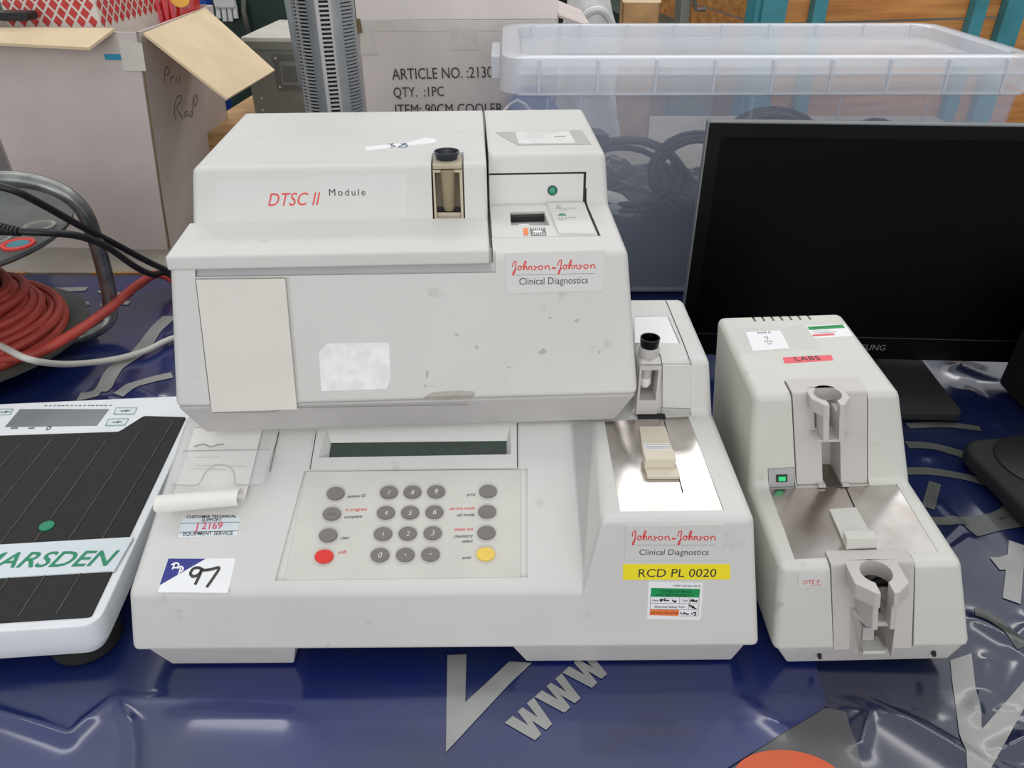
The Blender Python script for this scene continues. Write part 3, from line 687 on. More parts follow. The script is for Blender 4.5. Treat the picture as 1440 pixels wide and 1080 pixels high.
# ================================================================== upper module, standing on the analyzer
def build_module():
    B = .1502
    t = Thing('analyzer_module', 'off-white analyzer module with grey shelf and cream door, stacked on the keypad unit', 'analyzer', (-.083, .517, B), 3.0)
    Z = lambda z: z - B
    w = lambda z: .187 - .1025*(z-.182)
    xs = .069
    L = [(0, .182), (.0320, .296), (.093, .3005), (.108, .343), (.286, .345), (.292, .182)]
    Q = [(0, .182), (.0320, .296), (.127, .3015), (.134, .343), (.286, .345), (.292, .182)]
    st = [[(-w(z), y, Z(z)) for y, z in L], [(xs, y, Z(z)) for y, z in L], [(xs, y, Z(z)) for y, z in Q], [(w(z), y, Z(z)) for y, z in Q]]
    body = obj('housing', loft(st), 'case', t, .0050, 3, 20, clamp=False)
    obj('base_skirt', frust((-.172, .172, .010, .275, 0), (-.186, .186, .001, .291, Z(.1825))), 'case_grey', t, .003, 3)  # greyer than the case: shade of the down-facing chamfer put into its colour
    pr = lambda p, q: prof(t, (p[0], Z(p[1])), (q[0], Z(q[1])))
    F = pr(L[0], L[1]); RI = pr(L[2], L[3]); TL = pr(L[3], L[4]); LD = pr(L[1], L[2]); RD = pr(Q[1], Q[2]); RF = pr(Q[2], Q[3])
    zf = lens(220, 140, 2.25); zr = lens(580, 140, 2.25); zq = lens(690, 170, 6.0); ze = lens(600, 190, 8.31)
    # gap beside the shelf, recessed grey strip, reader bay, vial bay
    vb = RI.px([ze(*p) for p in [(66, 990), (458, 985), (415, 240), (60, 245)]])
    vx0, vx1 = min(p[0] for p in vb)+.0005, max(p[0] for p in vb)-.0005
    rb = RF.px([zq(*p) for p in [(-10, 690), (806, 690), (806, 430), (-10, 440)]])
    rx0, rx1 = xs+.0012, RF.uv(*zq(804, 560))[0]
    rtop = RF.uv(*zq(400, 436))[1]
    tray = RD.px([zq(*p) for p in [(0, 985), (930, 970), (806, 690), (-30, 690)]])
    y0, y1 = min(p[1] for p in tray), max(p[1] for p in tray)
    cut(body, [box(xs-.0012, xs+.0012, .02, .30, Z(.287), Z(.40)),
               prism(F, F.px([zf(*p) for p in [(122, 562), (1073, 548), (1073, 430), (122, 470)]]), -.004, .03),
               prism(RI, rect(vx0, vx1, -.001, .060), -.030, .03),
               prism(RF, rect(rx0, rx1, -.004, rtop), -.0022, .05),
               prism(RD, [(rx0, y0), (RD.uv(*zq(930, 970))[0], y0), (RD.uv(*zq(806, 690))[0], y1+.004), (rx0, y1+.004)], -.0016, .012)])
    # shelf slab in front of the riser
    sh = [[(-w(.29)-.001, y, z) for y, z in ((.0285, Z(.2885)), (.0300, Z(.2995)), (.0935, Z(.3025)), (.0935, Z(.2885)))],
          [(xs-.0015, y, z) for y, z in ((.0285, Z(.2885)), (.0300, Z(.2995)), (.0935, Z(.3025)), (.0935, Z(.2885)))]]
    obj('shelf', loft(sh), 'case', t, .002, 3)
    obj('recess_strip', prism(F, F.px([zf(*p) for p in [(124, 566), (1060, 551), (1060, 470), (124, 495)]]), -.0038, -.003), 'strip_grey', t)
    # cream door on the left of the front, with an open gap on its hinge side
    dp = F.px([zf(*p) for p in [(176, 988), (446, 980), (408, 566), (126, 569)]])
    cut(body, [prism(F, F.px([zf(*p) for p in [(172, 990), (456, 974), (420, 560), (122, 565)]]), -.002, .01)])
    obj('door', prism(F, dp, -.0016, .0012), 'door_cream', t, .0005, 2, label='cream plastic door panel')
    strokes('seam', F, [F.px([zf(182, 990), zf(355, 988), zf(446, 974), zf(985, 965)])], .0006, 'print_grey', t, smooth=0, h=.0005)
    # riser: label strip with name
    s = sticker('name_strip', RI, [zf(*p) for p in [(190, 398), (795, 374), (795, 234), (188, 262)]], 'label_clear', t, .0004)
    lettering('lettering', RI, 'DTSC II', zf(354, 337), zf(522, 333), 'print_red', s, shear=.35, tall=1.15)
    lettering('lettering', RI, 'Module', zf(547, 304), zf(662, 303), 'print_dark', s, space=1.3, tall=.95)
    # vial holder in the riser
    vw = vx1-vx0; vxc = (vx0+vx1)/2
    top_b = RI.uv(*ze(240, 290))[1]
    hb = obj('vial_holder', prism(RI, rect(vx0+.0014, vx1-.0012, -.0002, .0405), -.026, .0006), 'beige', t, .0005)
    wn0 = RI.px([ze(*p) for p in [(118, 962), (405, 962), (383, 437), (92, 437)]])
    cut(hb, [prism(RI, wn0, -.022, .02)])
    obj('window_sill', prism(RI, [(wn0[0][0]+.0003, wn0[0][1]+.0002), (wn0[1][0]-.0003, wn0[1][1]+.0002), (wn0[1][0]-.0003, wn0[1][1]+.0040), (wn0[0][0]+.0003, wn0[0][1]+.0040)], -.021, -.004), 'beige', hb)
    p = RI.P(vxc, wn0[0][1]+.0060, -.011)
    obj('glass_vial', lathe(p, [(.0042, 0), (.0056, .004), (.0058, .034)], 24), 'vial_brown', hb, label='brown vial inside the window')
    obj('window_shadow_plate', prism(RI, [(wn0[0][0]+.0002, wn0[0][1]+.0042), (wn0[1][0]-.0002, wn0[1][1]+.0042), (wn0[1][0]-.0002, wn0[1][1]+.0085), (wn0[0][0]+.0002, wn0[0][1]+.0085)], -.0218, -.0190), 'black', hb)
    HP = Frame(t, (0, 0, Z(.3435)))
    cxp, cyp = HP.uv(*ze(236, 262))
    obj('eyepiece', lathe((cxp, cyp, Z(.3405)), [(.0088, 0), (.0092, .0045), (.0104, .0068), (.0106, .0085), (.0094, .0085), (.0066, .001)], 30), 'ink_blue_black', t, label='blue-black funnel eyepiece')
    obj('hood_plate', prism(HP, roundpoly([(vx0+.0016, RI.P(0, .038).y), (vx1-.0014, RI.P(0, .038).y), (vx1-.0014, cyp+.004), (vx1-.006, cyp+.008), (vx0+.006, cyp+.008), (vx0+.0016, cyp+.004)], .002), -.004, -.0006), 'beige', t, .0005)
    # reader bay: panel, lamp, tray with slot
    obj('bay_backing', prism(RF, rect(rx0, rx1, -.0038, rtop-.0001), -.0021, -.0019), 'dark_gap', t)
    pn = obj('reader_panel', prism(RF, rect(rx0+.0001, rx1-.0022, -.0035, rtop-.0016), -.0018, -.0002), 'case_b', t, .0004)
    a, b = RF.uv(*zq(521, 587))
    lp = obj('lamp_rim', lathe(RF.P(a, b, 0), [(.0042, -.002), (.0042, .0006)], 28, RF.N), 'dark_gap', t)
    obj('lamp_lens', lathe(RF.P(a, b, 0), [(.0034, .0004), (.0034, .0010), (.002, .0019), (.0005, .0021)], 24, RF.N), 'green_led', lp, label='round green lamp lens')
    tx1 = RD.uv(*zq(908, 968))[0]; tx2 = RD.uv(*zq(790, 697))[0]
    ty0 = RD.uv(*zq(600, 975))[1]; ty1 = y1 + .002
    obj('tray_backing', prism(RD, [(tx1-.004, ty0+.0002), (tx1+.0020, ty0+.0002), (tx2+.0020, ty1), (tx2-.004, ty1)], -.0015, -.0013), 'dark_gap', t)
    tr = obj('slide_tray', prism(RD, [(rx0+.0001, ty0), (tx1-.0004, ty0), (tx2-.0004, ty1), (rx0+.0001, ty1)], -.0012, .0004), 'case_b', t, .0003)
    sl = RD.px([zq(*p) for p in [(172, 885), (497, 885), (450, 765), (162, 772)]])
    cut(tr, [prism(RD, sl, -.004, .01)]); cut(body, [prism(RD, sl, -.014, .002)])
    sf = obj('slot_floor', prism(RD, [(p[0]*1, p[1]) for p in sl], -.0138, -.007), 'case_grey', t)
    obj('slot_slide', prism(RD, rect(sl[0][0]+.007, sl[1][0]-.016, sl[0][1]+.001, sl[0][1]+.012, .001), -.007, -.004), 'label_white', sf)
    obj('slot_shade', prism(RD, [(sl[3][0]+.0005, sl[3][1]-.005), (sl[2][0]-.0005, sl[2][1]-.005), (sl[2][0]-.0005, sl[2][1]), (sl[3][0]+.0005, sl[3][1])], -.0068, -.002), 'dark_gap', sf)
    rl = obj('reader_lid', prism(RD, RD.px([zq(*p) for p in [(572, 962), (878, 965), (790, 702), (470, 704)]]), .0003, .0020), 'label_clear', t, .0003)
    RL = RD.up(.0021)
    for p, q, n in (((550, 742), (722, 736), 7), ((580, 754), (670, 750), 4), ((570, 820), (728, 812), 6), ((580, 832), (650, 828), 3)): dashes('printed_row', RL, zq(*p), zq(*q), n, .0007, 'print_grey', rl, h=.0002)
    strokes('symbol', RL, [RL.px([zq(590, 722), zq(560, 716), zq(570, 732), zq(596, 730)])], .0005, 'print_green', rl, h=.0003)
    strokes('symbol', RL, [RL.px([zq(570, 800), zq(602, 784), zq(636, 800)]), RL.px([zq(584, 786), zq(602, 800), zq(624, 784)])], .0011, 'print_green', rl, h=.0003)
    RDt = RD.up(.0005)
    obj('slide_symbol', flat(RDt, RDt.px([zq(*p) for p in [(278, 968), (318, 966), (316, 905), (274, 908)]]), .0002), 'label_orange', tr)
    obj('slide_symbol', flat(RDt, RDt.px([zq(*p) for p in [(342, 970), (470, 966), (458, 902), (330, 906)]]), .0002), 'print_grey', tr)
    obj('slide_symbol', flat(RDt, disc(*RDt.uv(*zq(396, 937)), .0042, .0022), .0004), 'label_white', tr)
    strokes('symbol', RDt, [RDt.px([zq(360+i*18, 966), zq(360+i*18, 948)]) for i in range(6)] + [RDt.px([zq(350+i*18, 922), zq(350+i*18, 906)]) for i in range(6)], .0007, 'label_white', tr, h=.0004, smooth=0)
    # top labels
    s = sticker('paper_strip', TL, [zf(*p) for p in [(662, 162), (800, 146), (886, 136), (880, 124), (852, 121), (800, 136), (660, 150)]], 'label_white', t, label='torn white paper strip with pen marks')
    strokes('handwriting', TL, [TL.px([zf(*p) for p in l]) for l in [[(730, 143), (748, 141), (742, 146), (756, 149), (740, 153)], [(772, 142), (790, 140), (776, 147), (766, 151), (784, 152), (794, 146), (776, 144)]]], .0011, 'pen_blue', s, h=.0006)
    s = sticker('tape_label', TL, [zq(*p) for p in [(90, 130), (230, 205), (848, 198), (770, 80), (45, 98)]], 'label_tape', t)
    sticker('label_paper', TL, [zq(*p) for p in [(236, 196), (716, 190), (660, 88), (206, 98)]], 'label_old', s, h=.0005)
    dashes('printed_row', TL, zq(540, 139), zq(642, 134), 4, .0016, 'print_grey', s, h=.0008)
    # badge, old label, smears on the front
    k = 1/8.47; zz = lambda x, y: (700 + (170 + (x-180)*1000/755)*k, 340 + (338 - (x-180)*.024*1000/755 + (y-245)*1.32)*k)
    s = sticker('maker_badge', F, [(712, 413), (849, 408), (851, 353), (710, 358)], 'label_clear', t, .0006, h=.0006)
    jj_logo(F, zz, s)
    sticker('old_label', F, [zf(*p) for p in [(522, 922), (728, 915), (742, 880), (736, 768), (540, 772), (514, 800)]], 'residue', t, .001, label='worn blank white label')
    sticker('glue_smear', F, [zr(*p) for p in [(28, 948), (110, 950), (195, 942), (200, 924), (150, 920), (60, 926)]], 'stain', t, .003, h=.0002)
    for i, (x, y, sx, sy) in enumerate([(46, 870, 8, 22), (435, 690, 10, 8), (140, 745, 9, 7), (204, 785, 8, 8), (590, 798, 8, 7), (306, 846, 8, 3), (42, 905, 5, 8), (520, 700, 14, 12), (410, 800, 20, 14)]):
        pts = [(x+sx*math.cos(q)*random.uniform(.3, 1), y+sy*math.sin(q)*random.uniform(.3, 1)) for q in [2*math.pi*j/9 for j in range(9)]]
        sticker('scuff', F, [zr(*p) for p in pts], 'stain', t, h=.0002)
    return t
MO = build_module()

# ================================================================== narrow analyzer on the right
def build_narrow():
    t = Thing('electrolyte_analyzer', 'narrow off-white two-step analyzer with metal slide plate, right of the keypad unit', 'analyzer', (.2866, .3995, .0030), 0.0, -2.0)
    LEAN = .18; SH = Matrix.Identity(4); SH[0][2] = -LEAN; SH[0][3] = LEAN*.02      # the moulding leans to its left
    t.M = t.M @ SH; t.Mi = t.M.inverted()
    xl = lambda z: -.078 + .1175*(z-.02); xr = lambda z: .078 - .1175*(z-.02)
    Pf = [(0, .02), (.0095, .107), (.0985, .1095), (.1055, .196), (.236, .199), (.242, .02)]
    body = obj('housing', loft([[(xl(z), y, z) for y, z in Pf], [(xr(z), y, z) for y, z in Pf]]), 'case_dte', t, .0065, 4, 12)
    F = prof(t, Pf[0], Pf[1]); D = prof(t, Pf[1], Pf[2]); TF = prof(t, Pf[2], Pf[3]); TP = prof(t, Pf[3], Pf[4])
    obj('base', frust((-.066, .064, .006, .235, 0), (-.074, .073, .002, .24, .022)), 'case_grey', t, .002)
    z4 = lens(1040, 530, 4.0); z5 = lens(1080, 780, 4.8); z6 = lens(1010, 430, 5.76)
    # bays for the two pinkish inserts, plate, switch, vents
    fi = F.px([z5(*p) for p in [(435, 668), (995, 655), (982, 92), (425, 106)]])
    ti = TF.px([z4(*p) for p in [(312, 628), (730, 610), (716, 100), (296, 124)]])
    fx0, fx1 = (fi[0][0]+fi[3][0])/2, (fi[1][0]+fi[2][0])/2; tx0, tx1 = (ti[0][0]+ti[3][0])/2, (ti[1][0]+ti[2][0])/2
    plp = D.px([z4(*p) for p in [(310, 1026), (1120, 988), (885, 606), (165, 630)]])
    swp = TF.px([z4(*p) for p in [(162, 624), (312, 618), (308, 508), (158, 515)]])
    fy = .0235; ty = .125
    cuts = [box(fx0, fx1, -.05, fy, .0198, .13), box(tx0, tx1, .06, ty, .1092, .25), prism(D, plp, -.0014, .01), prism(TF, swp, -.002, .01)]
    nv = [TP.uv(*z6(x, 70)) for x in (270, 345, 420, 492, 566, 640, 720)]
    NV = .118
    for a, b in nv: cuts.append(prism(TP, rect(a-.0011, a+.0011, NV, NV+.06), -.02, .03))
    cut(body, cuts)
    plate = obj('slide_plate', prism(D, plp, -.0013, -.0002), 'steel', t, .0003, 1)
    # front insert with vial collar
    def collar(nm, cx, cy, r, z0, z1, fy0, wing, slit, back):
        """C-shaped clip seen from above: round hole, front slit, side wings"""
        n = 26; a0 = -math.pi/2 + math.asin(slit/r)
        hole = [(cx + r*math.cos(a), cy + r*math.sin(a)) for a in [a0 + (2*math.pi-2*math.asin(slit/r))*i/n for i in range(n+1)]]
        outer = [(cx-slit, fy0), (cx-slit-.004, fy0+.0005), (cx-wing, fy0+.010), (cx-wing, back), (cx+wing, back), (cx+wing, fy0+.010), (cx+slit+.004, fy0+.0005), (cx+slit, fy0)]
        H = Frame(t, (0, 0, 0)); poly = hole + outer
        return prism(H, poly, z0, z1)
    H1 = Frame(t, (0, 0, .104)); hx, hy = H1.uv(*z5(728, 142)); hr = (H1.uv(*z5(832, 142))[0]-H1.uv(*z5(624, 142))[0])/2
    ins = obj('front_insert', loft([[(x, y, z) for y, z in ((.0012, .0205), (.0088, .1055), (.0105, .1085), (fy-.0005, .1088), (fy-.0005, .0205))] for x in (fx0+.0008, fx1-.0008)]), 'insert_pink', t, .0006, 2)
    hole = lathe((hx, hy, .055), [(hr, 0), (hr, .08)], 30)
    tw = .0125
    cut(ins, [hole, box(hx-tw, hx+tw, -.05, fy-.003, .0198, .0600), box(hx-.0045, hx+.0045, -.03, hy, .058, .13)])
    c = obj('vial_clip', collar('c', hx, hy, hr, .0925, .1086, hy-.021, hr+.0085, .0045, hy+.0125), 'insert_pink', t, .0011, 2)
    obj('clip_body', collar('c', hx, hy, hr, .066, .0930, hy-.0185, hr+.0015, .0045, hy+.0115), 'insert_pink', c, .0008, 2)
    obj('clip_flange', prism(Frame(t, (0, 0, 0)), [(hx-.016, .007), (hx-.016, .002), (hx-.009, -.0095), (hx+.009, -.0095), (hx+.016, .002), (hx+.016, .007)], .0600, .0655), 'insert_pink', c, .001, 2)
    obj('clip_neck', prism(Frame(t, (0, 0, 0)), [(hx-.013, .009), (hx-.0105, -.006), (hx-.0048, -.0085), (hx-.0048, .009)], .064, .071), 'insert_pink', c)
    obj('clip_neck', prism(Frame(t, (0, 0, 0)), [(hx+.0048, .009), (hx+.0048, -.0085), (hx+.0105, -.006), (hx+.013, .009)], .064, .071), 'insert_pink', c)
    for s in (-1, 1):        # cheeks flaring towards the foot of the opening
        a = hx+s*tw; v = [(a, .0, .0605), (a+s*.004, .006, .0605), (a, -.0085, .0605), (a, .0, .0205), (a+s*.006, .002, .0205), (a-s*.0005, -.0065, .0205)]
        obj('cheek', (v, [(0, 1, 2), (3, 5, 4), (0, 3, 4, 1), (1, 4, 5, 2), (2, 5, 3, 0)]), 'insert_pink', c)
    wp = obj('waste_cup', box(hx-.009, hx+.009, -.004, .012, .0205, .0245), 'case_dte', t, .001)
    obj('tip_guide', box(hx-.006, hx+.004, .006, .018, .0245, .040), 'case_grey', t, .0015)
    obj('tip_guide', box(hx-.011, hx-.006, .012, .019, .040, .0595), 'dark_gap', t, .0005)
    # tower insert
    H2 = Frame(t, (0, 0, .197)); gx, gy = H2.uv(*z4(495, 100)); gr = (H2.uv(*z4(571, 100))[0]-H2.uv(*z4(419, 100))[0])/2
    yt = lambda z: .0985 + (z-.1095)*.0809
    ins = obj('tower_insert', loft([[(x, y, z) for y, z in ((yt(.110)-.0005, .1100), (yt(.196)-.0005, .1955), (yt(.196)+.001, .1978), (ty-.0005, .1983), (ty-.0005, .1100))] for x in (tx0+.0010, tx1-.0008)]), 'insert_pink', t, .0006, 2)
    zt = .1615; ox0 = TF.uv(*z4(462, 460))[0]; ox1 = TF.uv(*z4(567, 460))[0]
    cut(ins, [lathe((gx, gy, .165), [(gr, 0), (gr, .08)], 30), box(gx-.004, gx+.004, .06, gy, .166, .25), box(ox0, ox1, .05, ty-.001, .1095, zt)])
    cut(body, [box(ox0-.001, ox1+.001, ty-.005, .19, .1092, .155)])
    c = obj('vial_clip', collar('c', gx, gy, gr, .1860, .1984, gy-.0165, gr+.0048, .0038, gy+.009), 'insert_pink', t, .0010, 2)
    for s in (-1, 1): obj('clip_jaw', box(gx+s*.0062-.0024, gx+s*.0062+.0024, gy-.0155, gy+.003, .163, .187), 'insert_pink', c, .0005)
    obj('clip_flange', box(gx-.0135, gx+.0135, gy-.0150, gy+.004, .1615, .1638), 'insert_pink', c, .0006)
    for s in (-1, 1):
        a, b = TF.uv(*z4(456 if s < 0 else 588, 614)); obj('tower_foot', box((a-.003), (a+.003), .0935, .102, .1098, .1125), 'insert_pink', t, .0004)
    # carriage on the plate
    DT = D.up(-.0001)
    ca = obj('slide_carriage', prism(DT, DT.px([z4(*p) for p in [(600, 975), (775, 962), (655, 746), (505, 756)]]), 0, .0028), 'case_dte', t, .0005)
    a, b = DT.uv(*z4(602, 972)); a2 = DT.uv(*z4(774, 964))[0]
    obj('carriage_lip', box(a, a2, DT.P(0, b).y, DT.P(0, b).y+.0085, DT.P(0, b).z, DT.P(0, b).z+.0115), 'case_dte', ca, .0008, 2)
    strokes('groove', DT, [DT.px([z4(598, 622), z4(660, 762)]), DT.px([z4(776, 972), z4(784, 976)])], .0010, 'black', plate, smooth=0, h=.0003)
    obj('tunnel_floor', box(ox0, ox1, .094, .185, .1095, .1100), 'steel_dull', t)
    # switch
    sp = obj('switch_plate', prism(TF, TF.px([z4(*p) for p in [(164, 622), (310, 616), (306, 510), (161, 517)]]), -.0019, .0004), 'strip_grey', t, .0003)
    S1 = TF.up(.0004)
    sk = obj('switch', prism(S1, S1.px([z4(*p) for p in [(206, 590), (268, 588), (268, 548), (205, 550)]]), -.0002, .0010), 'black', sp, .0003)
    obj('switch_lens', prism(S1, S1.px([z4(*p) for p in [(217, 582), (258, 580), (257, 556), (216, 558)]]), .0005, .0016), 'green_lens', sp, .0002, label='green lit rocker lens')
    # labels
    TPt = TP
    sticker('clear_tape', TP, [z6(*p) for p in [(160, 395), (822, 345), (735, 160), (95, 190)]], 'clear_plastic', t, h=.0002)
    s = sticker('paper_label', TP, [z6(*p) for p in [(280, 367), (580, 345), (498, 200), (222, 216)]], 'label_white', t, h=.0004)
    lettering('lettering', TP, 'DTE II', z6(322, 230), z6(426, 224), 'print_grey', s, h=.0006, tall=.8, bold=.02)
    for p, q, n in (((372, 258), (410, 256), 2), ((390, 274), (412, 272), 1), ((378, 294), (444, 290), 4), ((400, 314), (440, 310), 2)): dashes('printed_row', TP, z6(*p), z6(*q), n, .0013, 'print_grey', s, h=.0006)
    s = sticker('test_label', TP, [z6(*p) for p in [(775, 264), (1092, 246), (1025, 150), (702, 164)]], 'label_white', t, .001, h=.0004, label='small white test sticker with green and red bands')
    obj('colour_band', flat(TP, TP.px([z6(*p) for p in [(738, 200), (1028, 182), (1008, 156), (720, 174)]]), .0006), 'label_green', s)
    obj('colour_band', flat(TP, TP.px([z6(*p) for p in [(768, 252), (944, 240), (936, 226), (762, 238)]]), .0006), 'label_red', s)
    strokes('printed_row', TP, [TP.px([z6(760, 212), z6(900, 204)]), TP.px([z6(770, 226), z6(960, 214)])], .0005, 'print_grey', s, smooth=0, h=.0006)
    dashes('printed_row', TP, z6(770, 184), z6(980, 170), 8, .0012, 'print_darkgreen', s, h=.0008)
    s = sticker('red_label', TP, [z6(*p) for p in [(540, 468), (932, 441), (914, 400), (522, 420)]], 'label_red', t, label='red tape label reading LABS')
    lettering('lettering', TP, 'LABS', z6(632, 449), z6(832, 438), 'print_dark', s, tall=.95, space=1.1)
    s = sticker('name_badge', F, [z5(*p) for p in [(205, 220), (398, 210), (395, 117), (200, 130)]], 'label_clear', t, .0005, h=.0005)
    lettering('lettering', F, 'DTE II', z5(236, 196), z5(350, 188), 'print_red', s, shear=.3, h=.0007, tall=1.05)
    strokes('rule', F, [F.px([z5(290, 204), z5(362, 199)])], .0004, 'print_red', s, smooth=0, h=.0007)
    for x, y in ((356, 712), (1130, 690)):
        a, b = F.uv(*z5(x, y)); obj('base_slot', box(a-.001, a+.0015, .001, .006, .0095, .0145), 'dark_gap', t)
    def lean(o):
        for c in o.children:
            if c.type == 'MESH': c.data.transform(SH); c.data.update()
            lean(c)
    lean(t.o)
    return t
NA = build_narrow()

# ================================================================== floor scale on the left
def build_scale():
    t = Thing('weighing_scale', 'white floor scale with ribbed black mat, left of the keypad unit', 'scale', (-.3265, .4035, 0), 4.8)
    pl = Frame(t, (0, 0, .055))
    out = rect(-.36, .007, -.006, .318, .016, 6); low = rect(-.350, -.004, .002, .305, .014, 6)
    n = len(out); V = [(a, b, .055) for a, b in out] + [(a, b, .033) for a, b in out] + [(a, b, .014) for a, b in low]
    Fc = [tuple(range(n))] + [(i, (i+1) % n, n+(i+1) % n, n+i) for i in range(n)] + [(n+i, n+(i+1) % n, 2*n+(i+1) % n, 2*n+i) for i in range(n)] + [tuple(range(2*n, 3*n))[::-1]]
    obj('platform', (V, Fc), 'scale_white', t, .002, 2, 40)
    for x, y in ((-.03, .03), (-.33, .03), (-.03, .28), (-.33, .28)):
        obj('foot', lathe((x, y, 0), [(.028, 0), (.028, .010), (.022, .0145)], 24), 'rubber', t)
    zs = lens(0, 540, 2.57)
    mt = pl.px([zs(*p) for p in [(0, 180), (430, 175), (520, 118), (672, 122)]])
    mat_poly = [(-.352, .002), (-.0005, .002), (-.0005, mt[3][1]), (mt[2][0], mt[2][1]), (mt[1][0], mt[1][1]), (-.352, mt[0][1])]
    m = obj('rubber_mat', prism(pl, roundpoly(mat_poly, .003), -.0005, .0012), 'scale_mat', t, .0004, 1)
    # ribs: run from the front left to the rear right
    a0 = Vector(pl.uv(*zs(255, 560))); a1 = Vector(pl.uv(*zs(512, 168))); d = (a1-a0).normalized()
    PT = pl.up(.0012); yt = mt[1][1]-.004; yr = mt[3][1]-.004
    for k in range(-7, 5):
        x0 = a0.x + k*.0285; y0 = .006; x1 = x0 + d.x/d.y*(yt-y0)
        p, q = Vector((x0 - d.x/d.y*(a0.y-y0), y0)), None
        ytop = (yr if k > 0 else yt) - .006*abs(k % 3)
        L_ = (ytop-y0)/d.y
        if p.x < -.35: s0 = (-.35-p.x)/d.x; p = p + d*s0; L_ -= s0
        if p.x + d.x*L_ > -.004: L_ = (-.004-p.x)/d.x
        if L_ < .02: continue
        q = p + d*L_; nn = Vector((-d.y, d.x))*.00055
        obj('rib', prism(PT, [tuple(p-nn), tuple(q-nn), tuple(q+nn), tuple(p+nn)][::-1], 0, .0006), 'scale_ridge', m)
    bx = pl.px([zs(*p) for p in [(0, 697), (410, 692), (480, 570), (0, 577)]])
    b0, b1 = (bx[0][1]+bx[1][1])/2, (bx[2][1]+bx[3][1])/2
    nb = obj('name_band', prism(PT, [(-.35, b0), (bx[1][0], b0), (bx[2][0], b1), (-.35, b1)], -.0002, .0011), 'label_bluewhite', t)
    BT = PT.up(.0011)
    lettering('lettering', BT, 'MARSDEN', zs(-104, 666), zs(404, 656), 'print_green', nb, shear=.25, h=.0003, tall=1.0, bold=.012)
    g = PT.uv(*zs(170, 515)); obj('level_dot', lathe(PT.P(g[0], g[1]), [(.0062, 0), (.0062, .0012)], 24), 'print_green', t, label='green round bubble level')
    # display end
    lc = pl.px([zs(*p) for p in [(18, 156), (350, 151), (394, 92), (72, 92)]])
    sc = obj('screen', prism(pl, lc, -.0005, .0006), 'lcd_grey', t, .0002, 1, label='grey liquid crystal display')
    for q in ([(412, 110), (485, 110), (496, 88), (420, 88)], [(382, 152), (452, 150), (466, 127), (392, 128)], [(-6, 114), (36, 112), (48, 92), (0, 92)]):
        p = pl.px([zs(*c) for c in q]); bt = obj('button', prism(pl, p, -.0003, .0005), 'label_bluewhite', t)
        strokes('button_outline', pl.up(.0005), [p + [p[0]]], .0009, 'print_green', bt, smooth=0, h=.0002)
        c = (sum(x for x, _ in p)/4, sum(y for _, y in p)/4)
        strokes('button_symbol', pl.up(.0005), [[(c[0]-.005, c[1]), (c[0]+.005, c[1])], [(c[0]+.001, c[1]-.002), (c[0]+.001, c[1]+.002)]], .0012, 'print_dark', bt, smooth=0, h=.0003)
    dashes('printed_row', pl, zs(404, 78), zs(155, 79), 16, .0016, 'print_grey', t, h=.0004)
    for x, w_ in ((38, 26), (102, 22)): obj('symbol', flat(pl, pl.px([zs(x, 163), zs(x+w_, 162), zs(x+w_+2, 157), zs(x+2, 158)]), .0004), 'print_grey', t)
    lettering('symbol', pl, '0', zs(162, 168), zs(178, 168), 'print_dark', t, h=.0004)
    return t
build_scale()

# ================================================================== cable reel and loose leads
def build_reel():
    t = Thing('cable_reel', 'grey extension cable reel with steel tube frame at the left edge', 'cable reel', (-.745, .905, 0), 0)
    obj('bottom_flange', lathe((0, 0, .022), [(.02, -.006), (.145, -.004), (.160, .002), (.160, .006), (.145, .003), (.06, .004)], 48), 'reel_grey', t)
    obj('drum', lathe((0, 0, .022), [(.075, 0), (.062, .05), (.058, .140)], 36), 'reel_dark', t)
    tf = obj('top_flange', lathe((0, 0, .160), [(.05, -.002), (.172, .004), (.180, .010), (.180, .014), (.168, .010), (.04, .008)], 48), 'reel_grey', t)
    H = Frame(t, (0, 0, .1695))
    for u_, v_, m in ((26, 345, 'pattern_red'), (-6, 338, 'reel_pale'), (56, 320, 'reel_pale')):
        c = (*H.uv(u_, v_), .1695)
        s = obj('socket', lathe(c, [(.019, 0), (.019, .003), (.015, .0035), (.013, .001)], 28), 'reel_pale' if m != 'pattern_red' else 'print_red', tf)
        obj('socket_face', lathe((c[0], c[1], c[2]), [(.0125, 0), (.0125, .002)], 24), 'teal_paint' if m == 'pattern_red' else 'reel_grey', s)
    k = 0
    for r, z, m in ((.082, .036, 0), (.094, .036, 0), (.106, .034, 0), (.117, .036, 0), (.080, .047, 0), (.092, .047, 0), (.103, .049, 0), (.112, .047, 0), (.078, .059, 0), (.088, .060, 0), (.097, .060, 0), (.075, .071, 0), (.083, .073, 0), (.072, .084, 0), (.069, .096, 0)):
        r *= 1.12
        pts = [((r+.003*math.sin(2*q+k))*math.cos(q), (r+.003*math.sin(3*q+k*2))*math.sin(q), z+.006*math.sin(q+k*1.7)) for q in [2*math.pi*i/48 for i in range(48)]]
        obj('cable_turn', tube(pts, .0062, 8, True), 'red_cable', t); k += 1
    fr = crom([(x+.01, y+.05, z) for x, y, z in [(-.06, -.02, .232), (.06, -.015, .231), (.125, -.013, .229), (.165, -.012, .216), (.184, -.006, .19), (.186, .0, .15), (.180, .008, .09), (.174, .01, .05), (.163, .002, .020), (.12, -.03, .0102), (.02, -.06, .0100)]], 7)
    obj('frame_tube', tube(fr, .0100, 14), 'tube_steel', t, label='scratched bent steel tube')
    obj('hub', lathe((0, -.02, .166), [(.032, 0), (.030, .045), (.016, .05), (.016, .062)], 28), 'reel_dark', t)
    return t
RE = build_reel()
def lead(name, pts, r, m, label, px=False):
    o = obj(name, tube(crom(pts, 10), r, 10), m); tag(o, label, 'cable'); return o
